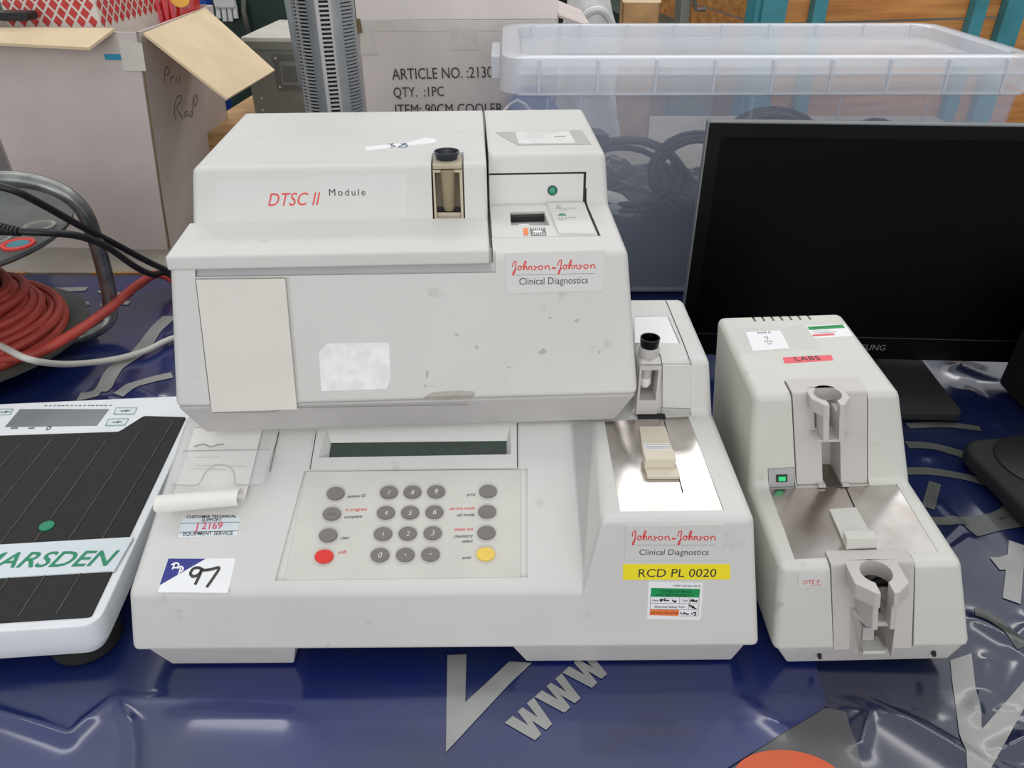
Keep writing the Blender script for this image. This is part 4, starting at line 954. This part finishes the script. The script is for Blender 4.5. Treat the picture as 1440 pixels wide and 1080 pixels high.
def at(u, v, z): d = sight(u, v); k = (z-CAM_H)/d.z; return (d.x*k, d.y*k, z)
lead('red_lead', [at(-30, 506, .034), at(40, 500, .040), at(95, 474, .054), at(150, 437, .056), at(195, 400, .038), at(230, 387, .022), (-.45, 1.03, .010), (-.40, 1.03, .008)], .0066, 'red_cable', 'thick red mains lead leaving the reel towards the stacked analyzers')
lead('white_lead', [at(-30, 476, .062), at(0, 486, .062), at(40, 505, .060), at(90, 512, .030), at(150, 507, .007), at(200, 495, .007), at(245, 475, .007), (-.42, .96, .007)], .0042, 'white_cable', 'thin white cable curving over the sheet in front of the reel')
lead('black_lead', [at(-20, 258, .255), at(20, 268, .245), at(60, 288, .22), at(110, 316, .18), at(160, 342, .13), at(235, 380, .06), (-.42, 1.06, .02), (-.37, 1.05, .008)], .0046, 'black', 'black lead passing behind the steel tube of the reel')
bl = lead('black_lead', [at(-20, 320, .1985), at(5, 324, .1985), at(40, 326, .1975), at(80, 328, .190), at(115, 333, .175), at(150, 347, .14), at(190, 375, .085), at(215, 386, .05), at(240, 387, .035), (-.44, 1.0, .008)], .0046, 'black', 'black plug lead drooping in front of the steel tube of the reel')
for i in range(7):
    c = Vector(at(-6+i*5.2, 321+i*.8, .1985)); obj('strain_relief', lathe(c, [(.0078-.0004*i, -.0016), (.0078-.0004*i, .0016)], 14, (1, -.1, 0)), 'black', bl)

# ================================================================== black monitor
def build_monitor():
    t = Thing('monitor', 'black widescreen monitor, switched off, behind the narrow analyzer', 'monitor', (.449, .862, 0), -3.0)
    hw, z0, z1 = .232, .022, .317
    obj('back_shell', frust((-hw, hw, 0, .012, z0), (-hw, hw, 0, .012, z1)), 'black', t, .002)
    obj('back_cover', loft([[(x, .012, z0+.01), (x, .045, z0+.06), (x, .045, z1-.05), (x, .012, z1-.01)] for x in (-hw+.03, hw-.03)]), 'black', t, .004)
    b = .0155; fz = .034
    bz = obj('bezel', join(box(-hw, hw, -.006, 0, z0, z0+fz), box(-hw, hw, -.006, 0, z1-b, z1), box(-hw, -hw+b, -.006, 0, z0+fz, z1-b), box(hw-b, hw, -.006, 0, z0+fz, z1-b)), 'black_gloss', t)
    obj('bezel_edge', box(-hw-.0012, -hw+.0008, -.0068, .004, z0, z1+.0006), 'fan_side', t, .0004)
    obj('bezel_edge', box(-hw, hw, -.0068, .004, z1-.0006, z1+.0014), 'fan_side', t, .0004)
    obj('screen', box(-hw+b, hw-b, -.003, -.001, z0+fz, z1-b), 'screen_black', t)
    F = Frame(t, (0, -.006, 0), (1, 0, 0), (0, 0, 1))
    lettering('logo_lettering', F, 'SAMSUNG', (-.022, z0+.013), (.030, z0+.013), 'logo_dim', t, h=.0004, px=False, tall=1.0, bold=.01)
    strokes('bezel_line', F, [[(-hw+.01, z0+.003+.028), (hw-.01, z0+.003+.028)]], .0008, 'print_dark', t, smooth=0)
    obj('neck', box(-.035, .035, .010, .04, .008, .10), 'black', t, .004)
    obj('stand_foot', prism(Frame(t, (0, 0, 0)), rect(-.105, .092, -.112, .10, .012), 0, .011), 'black_matte', t, .002)
build_monitor()
t = Thing('speaker', 'black perforated box at the right edge beside the monitor', 'speaker', (.672, .772, 0), 0)
obj('cabinet', loft([[(x, -.068, 0), (x, -.05, .135), (x, .052, .128), (x, .058, .0)] for x in (-.052, .075)]), 'black_matte', t, .008, 3)
G = Frame(t, (-.0525, 0, 0), (0, -1, 0), (0, 0, 1))
obj('grille', join(*[prism(G, rect(-.045, .045, .012+i*.006, .0145+i*.006), 0, .001) for i in range(18)]), 'black', t)['kind'] = 'stuff'
obj('badge', lathe((-.054, -.025, .112), [(.014, 0), (.014, .002)], 24, (-1, 0, 0)), 'box_rim', t)
t = Thing('stand_foot', 'black slab foot with round pad at the right edge, right of the narrow analyzer', 'stand', (.60, .60, 0), 6)
S = Frame(t, (0, 0, 0))
obj('slab', prism(S, rect(-.098, .16, -.13, .095, .03, 8), 0, .02), 'black_matte', t, .006, 3)
obj('pad', lathe((-.030, .045, .0198), [(.048, 0), (.048, .0016), (.046, .0022)], 40), 'black', t)

# ================================================================== big plastic storage box and what is in it
def build_container():
    t = Thing('storage_box', 'large clear plastic storage box with lid behind the monitor', 'storage box', (.345, 1.24, 0), .5)
    hx, hy, zt = .358, .155, .30
    def wall(a, b): return a, b
    g = .0018; i0, o0 = .955, .985
    lo = (-hx*.96, hx*.96, -hy*.95, hy*.95); hi = (-hx*.985, hx*.985, -hy*.97, hy*.97)
    def ringv(q, z, r): return [(a, b, z) for a, b in rect(q[0], q[1], q[2], q[3], r, 5)]
    n = 24
    A = ringv(lo, .004, .03); B = ringv(hi, zt, .03); n = len(A)
    q = lambda s, d: (s[0]+d, s[1]-d, s[2]+d, s[3]-d)
    A2 = ringv(q(lo, g), .006, .03-g); B2 = ringv(q(hi, g), zt, .03-g)
    V = A + B + B2 + A2
    Fc = [(k*n+i, k*n+(i+1) % n, (k+1)*n+(i+1) % n, (k+1)*n+i) for k in range(3) for i in range(n)] + [tuple(range(n))[::-1], tuple(range(3*n, 4*n))]
    tub = obj('tub', (V, Fc), 'frost', t)
    for x in (-.30, -.255, -.02, .10, .22): obj('wall_rib', box(x, x+.004, -hy*.975, -hy*.957, .03, zt-.005), 'frost', t)
    # lid: skirt, rim ledge, sunken panel
    def sk(d, z, r=.035): return ringv((-hx-d, hx+d, -hy-d, hy+d), z, r)
    rings = [sk(.004, .300), sk(.006, .303), sk(.004, .330), sk(.001, .346), sk(-.006, .349), sk(-.020, .349, .03), sk(-.024, .346, .03), sk(-.028, .331, .028), sk(-.034, .329, .028)]
    V = [p for r_ in rings for p in r_]; m = len(rings[0])
    Fc = [(k*m+i, k*m+(i+1) % m, (k+1)*m+(i+1) % m, (k+1)*m+i) for k in range(len(rings)-1) for i in range(m)] + [tuple(range((len(rings)-1)*m, len(rings)*m))]
    lid = obj('lid', (V, Fc), 'frost_lid', t)
    for k in range(9):
        x = -.312 + k*.0775
        obj('lid_rib', box(x, x+.0035, -hy-.0085, -hy+.0015, .303, .345), 'frost_rib', lid)
        obj('lid_rib', box(x, x+.0035, hy-.030, hy-.020, .330, .3485), 'frost_rib', lid)
    obj('lid_bead', box(-hx+.02, hx-.02, -hy-.0078, -hy-.0045, .3015, .3035), 'frost_rib', lid)
    obj('lid_bead', box(-hx+.02, hx-.02, -hy-.0065, -hy-.0035, .326, .3285), 'frost_rib', lid)
    for s in (-1, 1): obj('lid_handle', box(s*(hx+.011)-.007, s*(hx+.011)+.007, -.06, .06, .302, .334), 'frost_lid', lid, .003)
    return t
build_container()
def coil(loc, R_, n, tilt, rot, r, label, m='black', seed=1):
    rnd = random.Random(seed); pts = []
    for k in range(n*20):
        q = 2*math.pi*k/20; rr = R_*(1+.12*math.sin(q*.37+seed))
        pts.append(Vector((rr*math.cos(q), rr*math.sin(q)*.8, .012*math.sin(q*.53+seed)+.0035*k/20)))
    Mx = Matrix.Rotation(R(rot), 3, 'Z') @ Matrix.Rotation(R(tilt), 3, 'X')
    pts = [Mx @ p for p in pts]; zmin = min(p.z for p in pts)-r
    pts = [p - Vector((0, 0, zmin)) for p in pts]
    o = obj('cable_coil', tube(pts, r, 6), m); o.location = loc; tag(o, label, 'cable', 'cable coils in the storage box'); return o
def bag_heap():
    """crumpled black sacks filling the lower half of the box"""
    rnd = random.Random(3); bumps = [(rnd.uniform(.04, .64), rnd.uniform(1.14, 1.34), rnd.uniform(.02, .05), rnd.uniform(-.03, .04)) for _ in range(60)]
    X, Y = np.meshgrid(np.linspace(.028, .664, 160), np.linspace(1.104, 1.374, 70)); Z = np.full_like(X, .125)
    for bx, by, bw, bh in bumps: Z += bh*np.exp(-((X-bx)**2+(Y-by)**2)/bw**2)
    Z += .006*np.abs(np.sin(X*120+4*np.sin(Y*60)))*np.sin(Y*90+X*40)
    edge = np.minimum(np.minimum(X-.028, .664-X), np.minimum(Y-1.104, 1.374-Y)); Z = .008 + (np.clip(Z, .06, .17)-.008)*np.clip(edge/.008, 0, 1)**.45
    ny, nx = X.shape; V = np.stack([X, Y, Z], -1).reshape(-1, 3).tolist()
    Fc = [(j*nx+i, j*nx+i+1, (j+1)*nx+i+1, (j+1)*nx+i) for j in range(ny-1) for i in range(nx-1)]
    rim = [i for i in range(nx)] + [j*nx+nx-1 for j in range(1, ny)] + [(ny-1)*nx+i for i in range(nx-2, -1, -1)] + [j*nx for j in range(ny-2, 0, -1)]
    Fc.append(tuple(rim[::-1]))
    o = obj('black_sack', (V, Fc), 'sack_black'); tag(o, 'crumpled glossy black sack filling the bottom of the storage box', 'sack')
mat('sack_black', (8, 10, 16), .28, var=.3, scale=20, bump=.4, bscale=60)
bag_heap()
coil((.272, 1.155, .118), .062, 5, 74, 8, .0040, 'black cable coil standing upright beside the left edge of the monitor, inside the storage box', seed=1)
coil((.175, 1.165, .105), .080, 4, 40, -10, .0048, 'black cable coil slumped at the left end of the storage box', seed=2)
coil((.40, 1.20, .125), .075, 5, 72, -6, .0042, 'black cable coil just above the top edge of the monitor inside the storage box', seed=3)
coil((.565, 1.22, .110), .070, 4, 66, 25, .0042, 'black cable coil at the right end of the storage box', seed=4)
t = Thing('power_adapter', 'dark slab adapter standing at the left end inside the storage box', 'adapter', (.118, 1.215, .135), 14, 8)
obj('case', box(-.018, .018, -.02, .02, 0, .085), 'ink_blue_black', t, .004, 2)
obj('socket_plate', box(-.010, .010, -.0212, -.0198, .012, .03), 'black', t)
t = Thing('plastic_tube', 'pale tapered tube lying on the cables inside the storage box', 'tube', (.158, 1.120, .118), -14)
obj('tube_body', lathe((-.028, 0, .026), [(.004, 0), (.014, .003), (.017, .030), (.010, .052), (.009, .058)], 22, (1, 0, -.35)), 'pale_bottle', t)
obj('cap', lathe((.0265, 0, .007), [(.010, 0), (.008, .010)], 18, (1, 0, -.35)), 'print_grey', t)

# ================================================================== second table with cartons behind
t = Thing('rear_table', 'grey board table behind the blue sheeting, carrying the cartons', 'table', (0, 1.7, -.8))
obj('table_top', box(-1.6, 1.2, -.52, .55, .765, .7965), 'board_grey', t, .002)
for x, w_ in ((-.86, .05), (-.70, .10), (-.55, .12), (-.40, .1)): obj('edge_batten', box(x, x+w_, -.5265, -.5205, .77, .7985), 'pallet_wood', t)
for x in (-1.5, 1.1):
    for y in (-.45, .48): obj('leg', box(x-.03, x+.03, y-.03, y+.03, 0, .765), 'box_rim', t)
def carton(t, w0, d, h, w1=None, m='carton'):
    """open carton: four walls with thickness and a floor, base corner front-right at the origin, running to -x and +y"""
    g = .004; w1 = w1 or 0
    def wallq(p0, p1, n):   # p bottom edge points, n inward
        return p0, p1, n
    V0 = [(-w0, 0), (0, 0), (0, d), (-w0, d)]; V1 = [(-w0-w1*.3, -.004), (w1, -.004), (w1*.6, d), (-w0, d)]
    for i in range(4):
        a, b = V0[i], V0[(i+1) % 4]; a1, b1 = V1[i], V1[(i+1) % 4]
        e = Vector((b[0]-a[0], b[1]-a[1])).normalized(); nn = Vector((-e.y, e.x))*g
        V = [(a[0], a[1], 0), (b[0], b[1], 0), (b1[0], b1[1], h), (a1[0], a1[1], h)]; V += [(x+nn.x, y+nn.y, z) for x, y, z in V]
        obj('side_panel', (V, [(0, 1, 2, 3), (7, 6, 5, 4), (0, 4, 5, 1), (1, 5, 6, 2), (2, 6, 7, 3), (3, 7, 4, 0)]), m, t)
    obj('bottom_panel', box(-w0+g, -g, g, d-g, .001, .005), 'carton_inside', t)
    return V1
def panel(name, q, th, m, t, m2=None):
    """thin board from four corners, inner face in its own paper colour"""
    q = [Vector(p) for p in q]; nn = (q[1]-q[0]).cross(q[3]-q[0]).normalized()*th
    V = q + [p-nn for p in q]
    o = obj(name, (V, [(0, 1, 2, 3), (7, 6, 5, 4), (0, 4, 5, 1), (1, 5, 6, 2), (2, 6, 7, 3), (3, 7, 4, 0)]), m, t)
    return o
t = Thing('open_carton', 'open pale pinkish carton marked in pen, flaps folded out, left background', 'box', (-.606, 1.274, -.0032), -3)
V1 = carton(t, .235, .335, .355, .040)
SF = Frame(t, (.0, 0, 0), (.02, .335, 0), (.04, 0, .349))
panel('flap', [(V1[0][0]-.06, -.004, .357), (V1[1][0]-.035, -.004, .357), (V1[1][0]-.052, -.058, .338), (V1[0][0]-.06, -.062, .350)], .004, 'carton_inside', t)
panel('flap', [(V1[1][0]+.002, .004, .350), (V1[1][0]+.118, -.010, .258), (V1[1][0]+.128, .20, .262), (V1[2][0]+.004, .285, .352)][::-1], .004, 'carton_inside', t)
panel('torn_tape', [(.002, -.0052, .300), (.038, -.0056, .300), (.042, -.0056, .340), (.006, -.0052, .348)], .0006, 'tape', t)
panel('tape_mark', [(-.022, -.0056, .316), (.004, -.0056, .316), (.004, -.0056, .324), (-.022, -.0056, .324)], .0006, 'teal_print', t)
strokes('corner_crack', Frame(t, (.0, 0, 0), (1, 0, 0), (.04, -.004, .349)), [[(.0012, .004), (.0106, .10), (.0222, .20), (.0380, .34)]], .003, 'carton_edge', t, h=.0008, smooth=4)
HW = Frame(t, (.002, .0, 0), (-.02+.04, .335, 0), (.04, 0, .349))
z1 = lens(0, 0, 3.0)
hwl = [[(690, 350), (692, 300), (700, 282), (712, 300), (700, 318)], [(716, 352), (718, 328), (730, 322)], [(738, 350), (740, 326)], [(752, 352), (756, 318)],
       [(738, 508), (732, 470), (740, 418), (756, 402), (762, 425), (742, 452), (768, 500)], [(790, 470), (776, 475), (778, 492), (790, 480), (794, 495)], [(806, 465), (798, 485), (808, 485), (812, 400), (808, 488)], [(800, 448), (801, 440)], [(816, 430), (822, 400), (830, 420), (820, 448), (814, 430)]]
strokes('handwriting', HW, [HW.px([z1(*p) for p in l]) for l in hwl], .0022, 'pen_brown', t, h=.0015)
# patterned carton standing in the open one
t = Thing('patterned_box', 'white box with red diamond pattern, standing in the open carton', 'box', (-.645, 1.318, .004), -5)
bw, bd, bh = .155, .215, .47
obj('box_body', box(-bw, .0, 0, bd, 0, bh), 'pattern_white', t, .002)
for fr_, wd, k0 in ((Frame(t, (-bw, 0, 0), (1, 0, 0), (0, 0, 1)), bw, 0), (Frame(t, (0, 0, 0), (0, 1, 0), (0, 0, 1)), bd, 1)):
    st_ = .0192
    for j in range(6 if k0 == 0 else 6):
        for i in range(int(wd/st_)):
            a = st_*(i+.5+.5*(j % 2)); b = .352 + j*st_*.62 + .004
            if a + .007 > wd or b > bh-.008: continue
            d_ = obj('diamond_print', flat(fr_, [(a-.0076, b), (a, b-.0088), (a+.0076, b), (a, b+.0088)], .0004), 'pattern_red', t)
t = Thing('plastic_strip', 'black plastic strip lying across the patterned box', 'strip', (-.86, 1.292, .372), -2)
obj('strip', prism(Frame(t, (0, 0, 0), (1, 0, 0), (0, 0, 1)), rect(0, .128, -.006, .006, .005), -.018, .012), 'black', t, .001)
obj('strip_groove', prism(Frame(t, (0, -.012, 0), (1, 0, 0), (0, 0, 1)), rect(.01, .118, -.001, .001), 0, .0006), 'dark_gap', t)
# red packet on the far side of the carton
t = Thing('sweet_packet', 'shiny red packet with a yellow spot behind the raised flap', 'packet', (-.611, 1.545, .004), 0)
rows = []
for j in range(9):
    z = .40*j/8; d_ = .018 + .022*math.sin(math.pi*min(1, j/8))
    q_ = -.034*(1-j/8)
    rows.append([(x+q_, -d_*(1-(x/.06)**2) + .004*math.sin(x*90+j), z) for x in [-.044+.088*i/10 for i in range(11)]] + [(x+q_, d_*(1-(x/.06)**2), z) for x in [.044-.088*i/10 for i in range(11)]])
obj('wrapper', loft(rows), 'bag_red', t)
obj('spot_print', lathe((.026, -.040, .372), [(.017, 0), (.017, .0012)], 24, (0.3, -1, .2)), 'bag_yellow', t)
obj('print_line', join(*[box(-.03+k*.012, -.024+k*.012, -.042, -.0405, .33, .385) for k in range(4)]), 'label_red', t)['kind'] = 'stuff'
t = Thing('clear_bin', 'pale translucent plastic bin at the left edge behind the reel', 'bin', (-1.06, 1.29, -.0032), 0)
obj('bin_shell', frust((-.14, .15, 0, .24, 0), (-.16, .165, -.01, .26, .27)), 'bin_pale', t, .006)
obj('bin_rim', join(box(-.17, .175, -.02, -.008, .262, .28), box(-.17, .175, .258, .27, .262, .28), box(-.17, -.158, -.02, .27, .262, .28), box(.163, .175, -.02, .27, .262, .28)), 'bin_pale', t)

# article carton
t = Thing('article_carton', 'tall pale carton printed with article number, behind the stacked analyzers', 'box', (.080, 1.452, -.0032), .5)
carton(t, .348, .30, .350, 0, 'carton_pale')
panel('flap', [(-.346, -.004, .350), (-.002, -.004, .351), (.004, .02, .47), (-.352, .02, .47)], .004, 'carton_pale', t)
panel('flap', [(.002, .02, .350), (.002, .28, .350), (.06, .27, .33), (.06, .03, .33)], .004, 'carton', t)
AF = Frame(t, (0, -.0042, 0), (1, 0, 0), (0, 0, 1))
z2 = lens(320, 0, 3.0)
lettering('lettering', AF, 'ARTICLE NO. :2130', z2(696, 336), z2(1118, 326), 'print_dark', t, h=.0006, tall=1.25)
lettering('lettering', AF, 'QTY.  :1PC', z2(702, 410), z2(914, 405), 'print_dark', t, h=.0006, tall=1.25)
lettering('lettering', AF, 'ITEM: 90CM COOLER', z2(710, 484), z2(1160, 478), 'print_dark', t, h=.0006, tall=1.25)
sticker('tape_patch', AF, [z2(*p) for p in [(942, 212), (1055, 210), (1050, 130), (938, 132)]], 'tape', t)
sticker('tape_patch', AF, [z2(*p) for p in [(560, 230), (632, 232), (600, 110), (560, 90)]], 'tape', t)
panel('torn_corner', [(-.356, -.012, .330), (-.338, -.008, .330), (-.340, -.006, .352), (-.356, -.010, .352)], .003, 'carton_edge', t)
panel('edge_tape', [(-.346, -.0046, .332), (-.002, -.0046, .332), (-.002, -.0046, .349), (-.346, -.0046, .349)], .0004, 'tape', t)

# tower fan
def build_fan():
    t = Thing('tower_fan', 'silver-grey tower fan with slotted grille, left of the article carton', 'fan', (-.2605, 1.172, -.0032), 0)
    Rr, z0, z1 = .043, .05, .80
    def P(a, r, z): return (r*math.sin(R(a)), -r*math.cos(R(a)), z)
    def arc(a0, a1, r0, r1, za, zb, n=6):
        V = []; 
        for i in range(n+1):
            a = a0+(a1-a0)*i/n; V += [P(a, r0, za), P(a, r1, za), P(a, r1, zb), P(a, r0, zb)]
        Fc = [(4*i+k, 4*i+(k+1) % 4, 4*i+4+(k+1) % 4, 4*i+4+k) for i in range(n) for k in range(4)] + [(0, 1, 2, 3), (4*n+3, 4*n+2, 4*n+1, 4*n)]
        return V, Fc
    obj('core', lathe((0, 0, z0), [(Rr-.006, 0), (Rr-.006, z1-z0)], 32), 'fan_dark', t)
    obj('back_shell', arc(80, 290, Rr-.004, Rr, z0, z1, 14), 'fan_grey', t)
    obj('band', arc(-18, -1, Rr-.003, Rr+.001, z0, z1), 'fan_side', t)
    obj('band', arc(25, 44, Rr-.003, Rr+.001, z0, z1), 'fan_grey', t)
    obj('band', arc(-44, -40, Rr-.003, Rr+.0005, z0, z1, 2), 'fan_grey', t)
    obj('side_wing', (lambda v: (v, [(0, 1, 2, 3), (4, 7, 6, 5), (0, 4, 5, 1), (1, 5, 6, 2), (2, 6, 7, 3), (3, 7, 4, 0)]))([P(-68, Rr, .30), P(-68, Rr+.004, .30), P(-72, Rr+.022, z1), P(-68, Rr, z1), P(-80, Rr, .30), P(-80, Rr+.004, .30), P(-84, Rr+.02, z1), P(-80, Rr, z1)]), 'fan_side', t)
    sl = []
    for k in range(int((z1-.06)/.0046)): sl.append(arc(-66, -17, Rr-.003, Rr, .055+k*.0046, .055+k*.0046+.0021, 4))
    obj('grille_slats', join(*sl), 'fan_grey', t)['kind'] = 'stuff'
    sl = [arc(-2, 5, Rr-.003, Rr+.001, z0, z1, 2), arc(22, 26, Rr-.003, Rr+.001, z0, z1, 2)]
    for k in range(int((z1-.06)/.0056)): sl.append(arc(4, 23, Rr-.003, Rr+.0005, .055+k*.0056, .055+k*.0056+.0024, 3))
    obj('slotted_strip', join(*sl), 'case_grey', t)['kind'] = 'stuff'
    sl = [arc(44, 80, Rr-.003, Rr-.0005, .055+k*.0046, .055+k*.0046+.0032, 5) for k in range(int((z1-.06)/.0046))]
    obj('grille_slats', join(*sl), 'fan_grey', t)['kind'] = 'stuff'
    obj('base', lathe((0, 0, 0), [(.075, 0), (.075, .012), (.05, .03), (Rr, .05)], 36), 'fan_side', t)
    obj('top_cap', lathe((0, 0, z1), [(Rr+.001, 0), (Rr, .02), (.02, .03)], 32), 'fan_side', t)
build_fan()
# wood and the grey steel case
t = Thing('pallet', 'wooden pallet under the grey steel case', 'pallet', (-.40, 1.70, -.0032), -4)
for y in (-.2, 0, .17): obj('bearer', box(-.2, .2, y, y+.05, 0, .10), 'bench_wood', t)
for k in range(5): obj('plank', box(-.21, .21, -.215+k*.092, -.215+k*.092+.075, .1005, .12), 'pallet_wood', t, .002)
for k in range(2): obj('runner', box(-.2+k*.2, -.13+k*.2, -.215, .23, .1205, .146), 'pallet_wood', t, .002)
t = Thing('steel_case', 'grey-green steel case with recessed handle on the wooden pallet', 'case', (-.40, 1.62, .1435), -3)
obj('case_body', box(-.128, .17, 0, .24, 0, .142), 'box_grey', t, .004)
obj('case_lid', box(-.130, .172, -.002, .242, .136, .150), 'box_top', t, .003)
obj('lid_lip', box(-.130, .172, -.004, -.0021, .128, .142), 'box_grey', t)
hF = Frame(t, (0, -.0002, 0), (1, 0, 0), (0, 0, 1))
h_ = obj('handle_plate', prism(hF, rect(-.072, .01, .052, .118, .003), 0, .003), 'box_rim', t, .0008)
obj('handle_recess', prism(hF, rect(-.060, .0, .062, .106, .003), .0029, .0036), 'box_grey', h_)
obj('handle_bar', prism(hF, rect(-.056, -.004, .068, .098, .003), .003, .0045), 'box_rim', h_)
for x, y in ((-.066, .112), (.004, .112), (-.066, .058), (-.11, .012), (-.108, .035), (-.1, .11)): obj('rivet', lathe(hF.P(x, y, .003 if y > .05 and x > -.08 else 0), [(.0026, 0), (.002, .0012)], 10, hF.N), 'box_top', t)
# blue carrier bag squeezed between carton and storage box
t = Thing('blue_bag', 'small blue and white bag wedged between article carton and storage box', 'bag', (.035, 1.424, -.0032), 0)
V = []; rows = []
for j in range(12):
    f = j/11; z = .245*f; wd = .085*(1-.75*max(0, f-.6)**1.2/.33) ; dp = .016*(1-f*.4)
    rows.append([(wd*math.cos(q)*(1+.05*math.sin(3*q+j)), dp*math.sin(q), z) for q in [2*math.pi*i/24 for i in range(24)]])
obj('bag_body', loft(rows), 'post_blue', t)
obj('bag_stripe', tube([(-.05+.1*i/8, -.0135, .205+.02*math.sin(i*.8)) for i in range(9)], .003, 6), 'label_white', t)
# sack and small brown carton on the far end of the rear table
t = Thing('white_sack', 'crumpled white sack behind the storage box lid', 'sack', (.165, 1.80, -.0032), 0)
rows = []
for j in range(20):
    f = j/19; z = .36*f; wd = .072*(1-.45*f**3); dp = .08*(1-.5*f**3)
    rows.append([(wd*math.cos(q)*(1+.12*math.sin(3*q+j*.6)+.06*math.sin(7*q-j)), dp*math.sin(q)*(1+.1*math.sin(4*q+j*.5)), z+.012*math.sin(5*q)*f) for q in [2*math.pi*i/32 for i in range(32)]])
obj('sack_body', loft(rows), 'sack_white', t)
obj('sack_fold', tube(crom([(-.05, -.088, .25), (-.02, -.085, .32), (.02, -.078, .33), (.055, -.06, .28)], 6), .008, 8), 'sack_white', t)
t = Thing('small_carton', 'small open brown carton beside the white sack', 'box', (.335, 1.92, -.0032), -4)
carton(t, .085, .09, .325, .0, 'pallet_wood')
panel('flap', [(-.085, -.004, .325), (0, -.004, .325), (.004, .03, .36), (-.08, .03, .365)], .003, 'carton_inside', t)

# ================================================================== far end of the hall
t = Thing('wooden_crate', 'long orange wooden crate with teal posts behind the storage box', 'crate', (.735, 2.45, -.8), 11)
for j in range(7):
    z = .02 + j*.198
    obj('board', box(0, 1.02, -.004, .016, z, z+.190), 'crate_wood', t, .002)
    obj('board', box(-.016, .004, .02, 1.3, z, z+.190), 'crate_wood', t, .002)
for x0, x1 in ((-.03, .045), (.13, .172), (.655, .70), (.765, .835)): obj('post', box(x0, x1, -.035, -.005, 0, 1.42), 'teal_paint', t, .002)
obj('post', box(-.045, -.018, -.02, .04, 0, 1.42), 'teal_paint', t, .002)
obj('post', box(-.03, -.017, .52, .56, 0, 1.42), 'box_rim', t, .002)
obj('crate_floor', box(0, 1.0, .02, 1.28, 0, .02), 'crate_wood', t)
t = Thing('steel_bench', 'grey-green steel bench end beside the wooden crate', 'bench', (.50, 2.42, -.8), 10)
obj('bench_top', box(-.02, .13, 0, 1.1, .93, .97), 'cabinet_green', t)
obj('bench_panel', box(-.015, .12, .02, .06, .0, .93), 'box_grey', t)
obj('bench_upstand', box(-.02, .01, 0, .05, .97, 1.2), 'box_grey', t, .004)
obj('bracket', tube([(0.0, -.012, 1.13), (.02, -.012, 1.05), (.05, -.012, 1.05)], .006, 8), 'box_rim', t)
t = Thing('pale_cabinet', 'pale grey cabinet right of the wooden crate', 'cabinet', (2.52, 3.8, -.8), 6)
obj('cabinet_body', box(-.34, .5, 0, .5, 0, 1.5), 'far_wall', t, .004)
obj('cabinet_door', box(-.33, .06, -.02, -.001, .05, 1.45), 'board_grey', t, .003)
obj('cabinet_door', box(.07, .49, -.02, -.001, .05, 1.45), 'board_grey', t, .003)
t = Thing('green_cabinet', 'dark green steel cabinet behind the grey steel case', 'cabinet', (-.62, 2.6, -.8), 0)
obj('cabinet_body', box(-.36, .55, 0, .5, 0, 1.5), 'cabinet_green', t, .004)
obj('cabinet_door', box(-.34, .10, -.018, -.001, .05, 1.45), 'cabinet_green', t, .003)
obj('cabinet_door', box(.11, .53, -.018, -.001, .05, 1.45), 'cabinet_green', t, .003)
obj('door_handle', tube([(-.19, -.02, 1.06), (-.19, -.04, 1.03), (-.188, -.04, .99), (-.19, -.02, .96)], .008, 8), 'box_rim', t)
t = Thing('blue_upright', 'blue steel rack upright behind the open carton', 'rack', (-.835, 2.25, -.8), 0)
obj('upright', box(-.02, .028, 0, .05, 0, 1.6), 'post_blue', t, .003)
for k in range(10): obj('slot', box(-.002, .010, -.001, .003, .62+k*.07, .65+k*.07), 'dark_gap', t)
t = Thing('work_glove', 'white work glove hanging on the dark green cabinet', 'glove', (-.865, 2.565, .235), 0)
obj('palm', frust((-.03, .035, -.012, .012, .0), (-.035, .03, -.012, .012, .11)), 'sack_white', t, .008, 3)
for k in range(4): obj('finger', tube([(-.022+k*.017, 0, .01), (-.024+k*.0175, -.004, -.03-.008*(1-abs(k-1.5)))], .0075, 8), 'sack_white', t)
t = Thing('dark_backdrop', 'dark trolley standing behind the small brown carton', 'backdrop', (.42, 4.3, -.8), 0)  # dark stand-in filling the gap where nothing is seen
obj('backdrop_body', box(-.45, .25, 0, .4, .1, 1.45), 'black', t, .005)
obj('backdrop_panel', box(-.42, .22, -.01, -.001, .2, 1.4), 'fan_dark', t)
for x in (-.4, .2): obj('wheel', lathe((x-.02, .06, .05), [(.05, 0), (.05, .04)], 24, (1, 0, 0)), 'rubber', t)
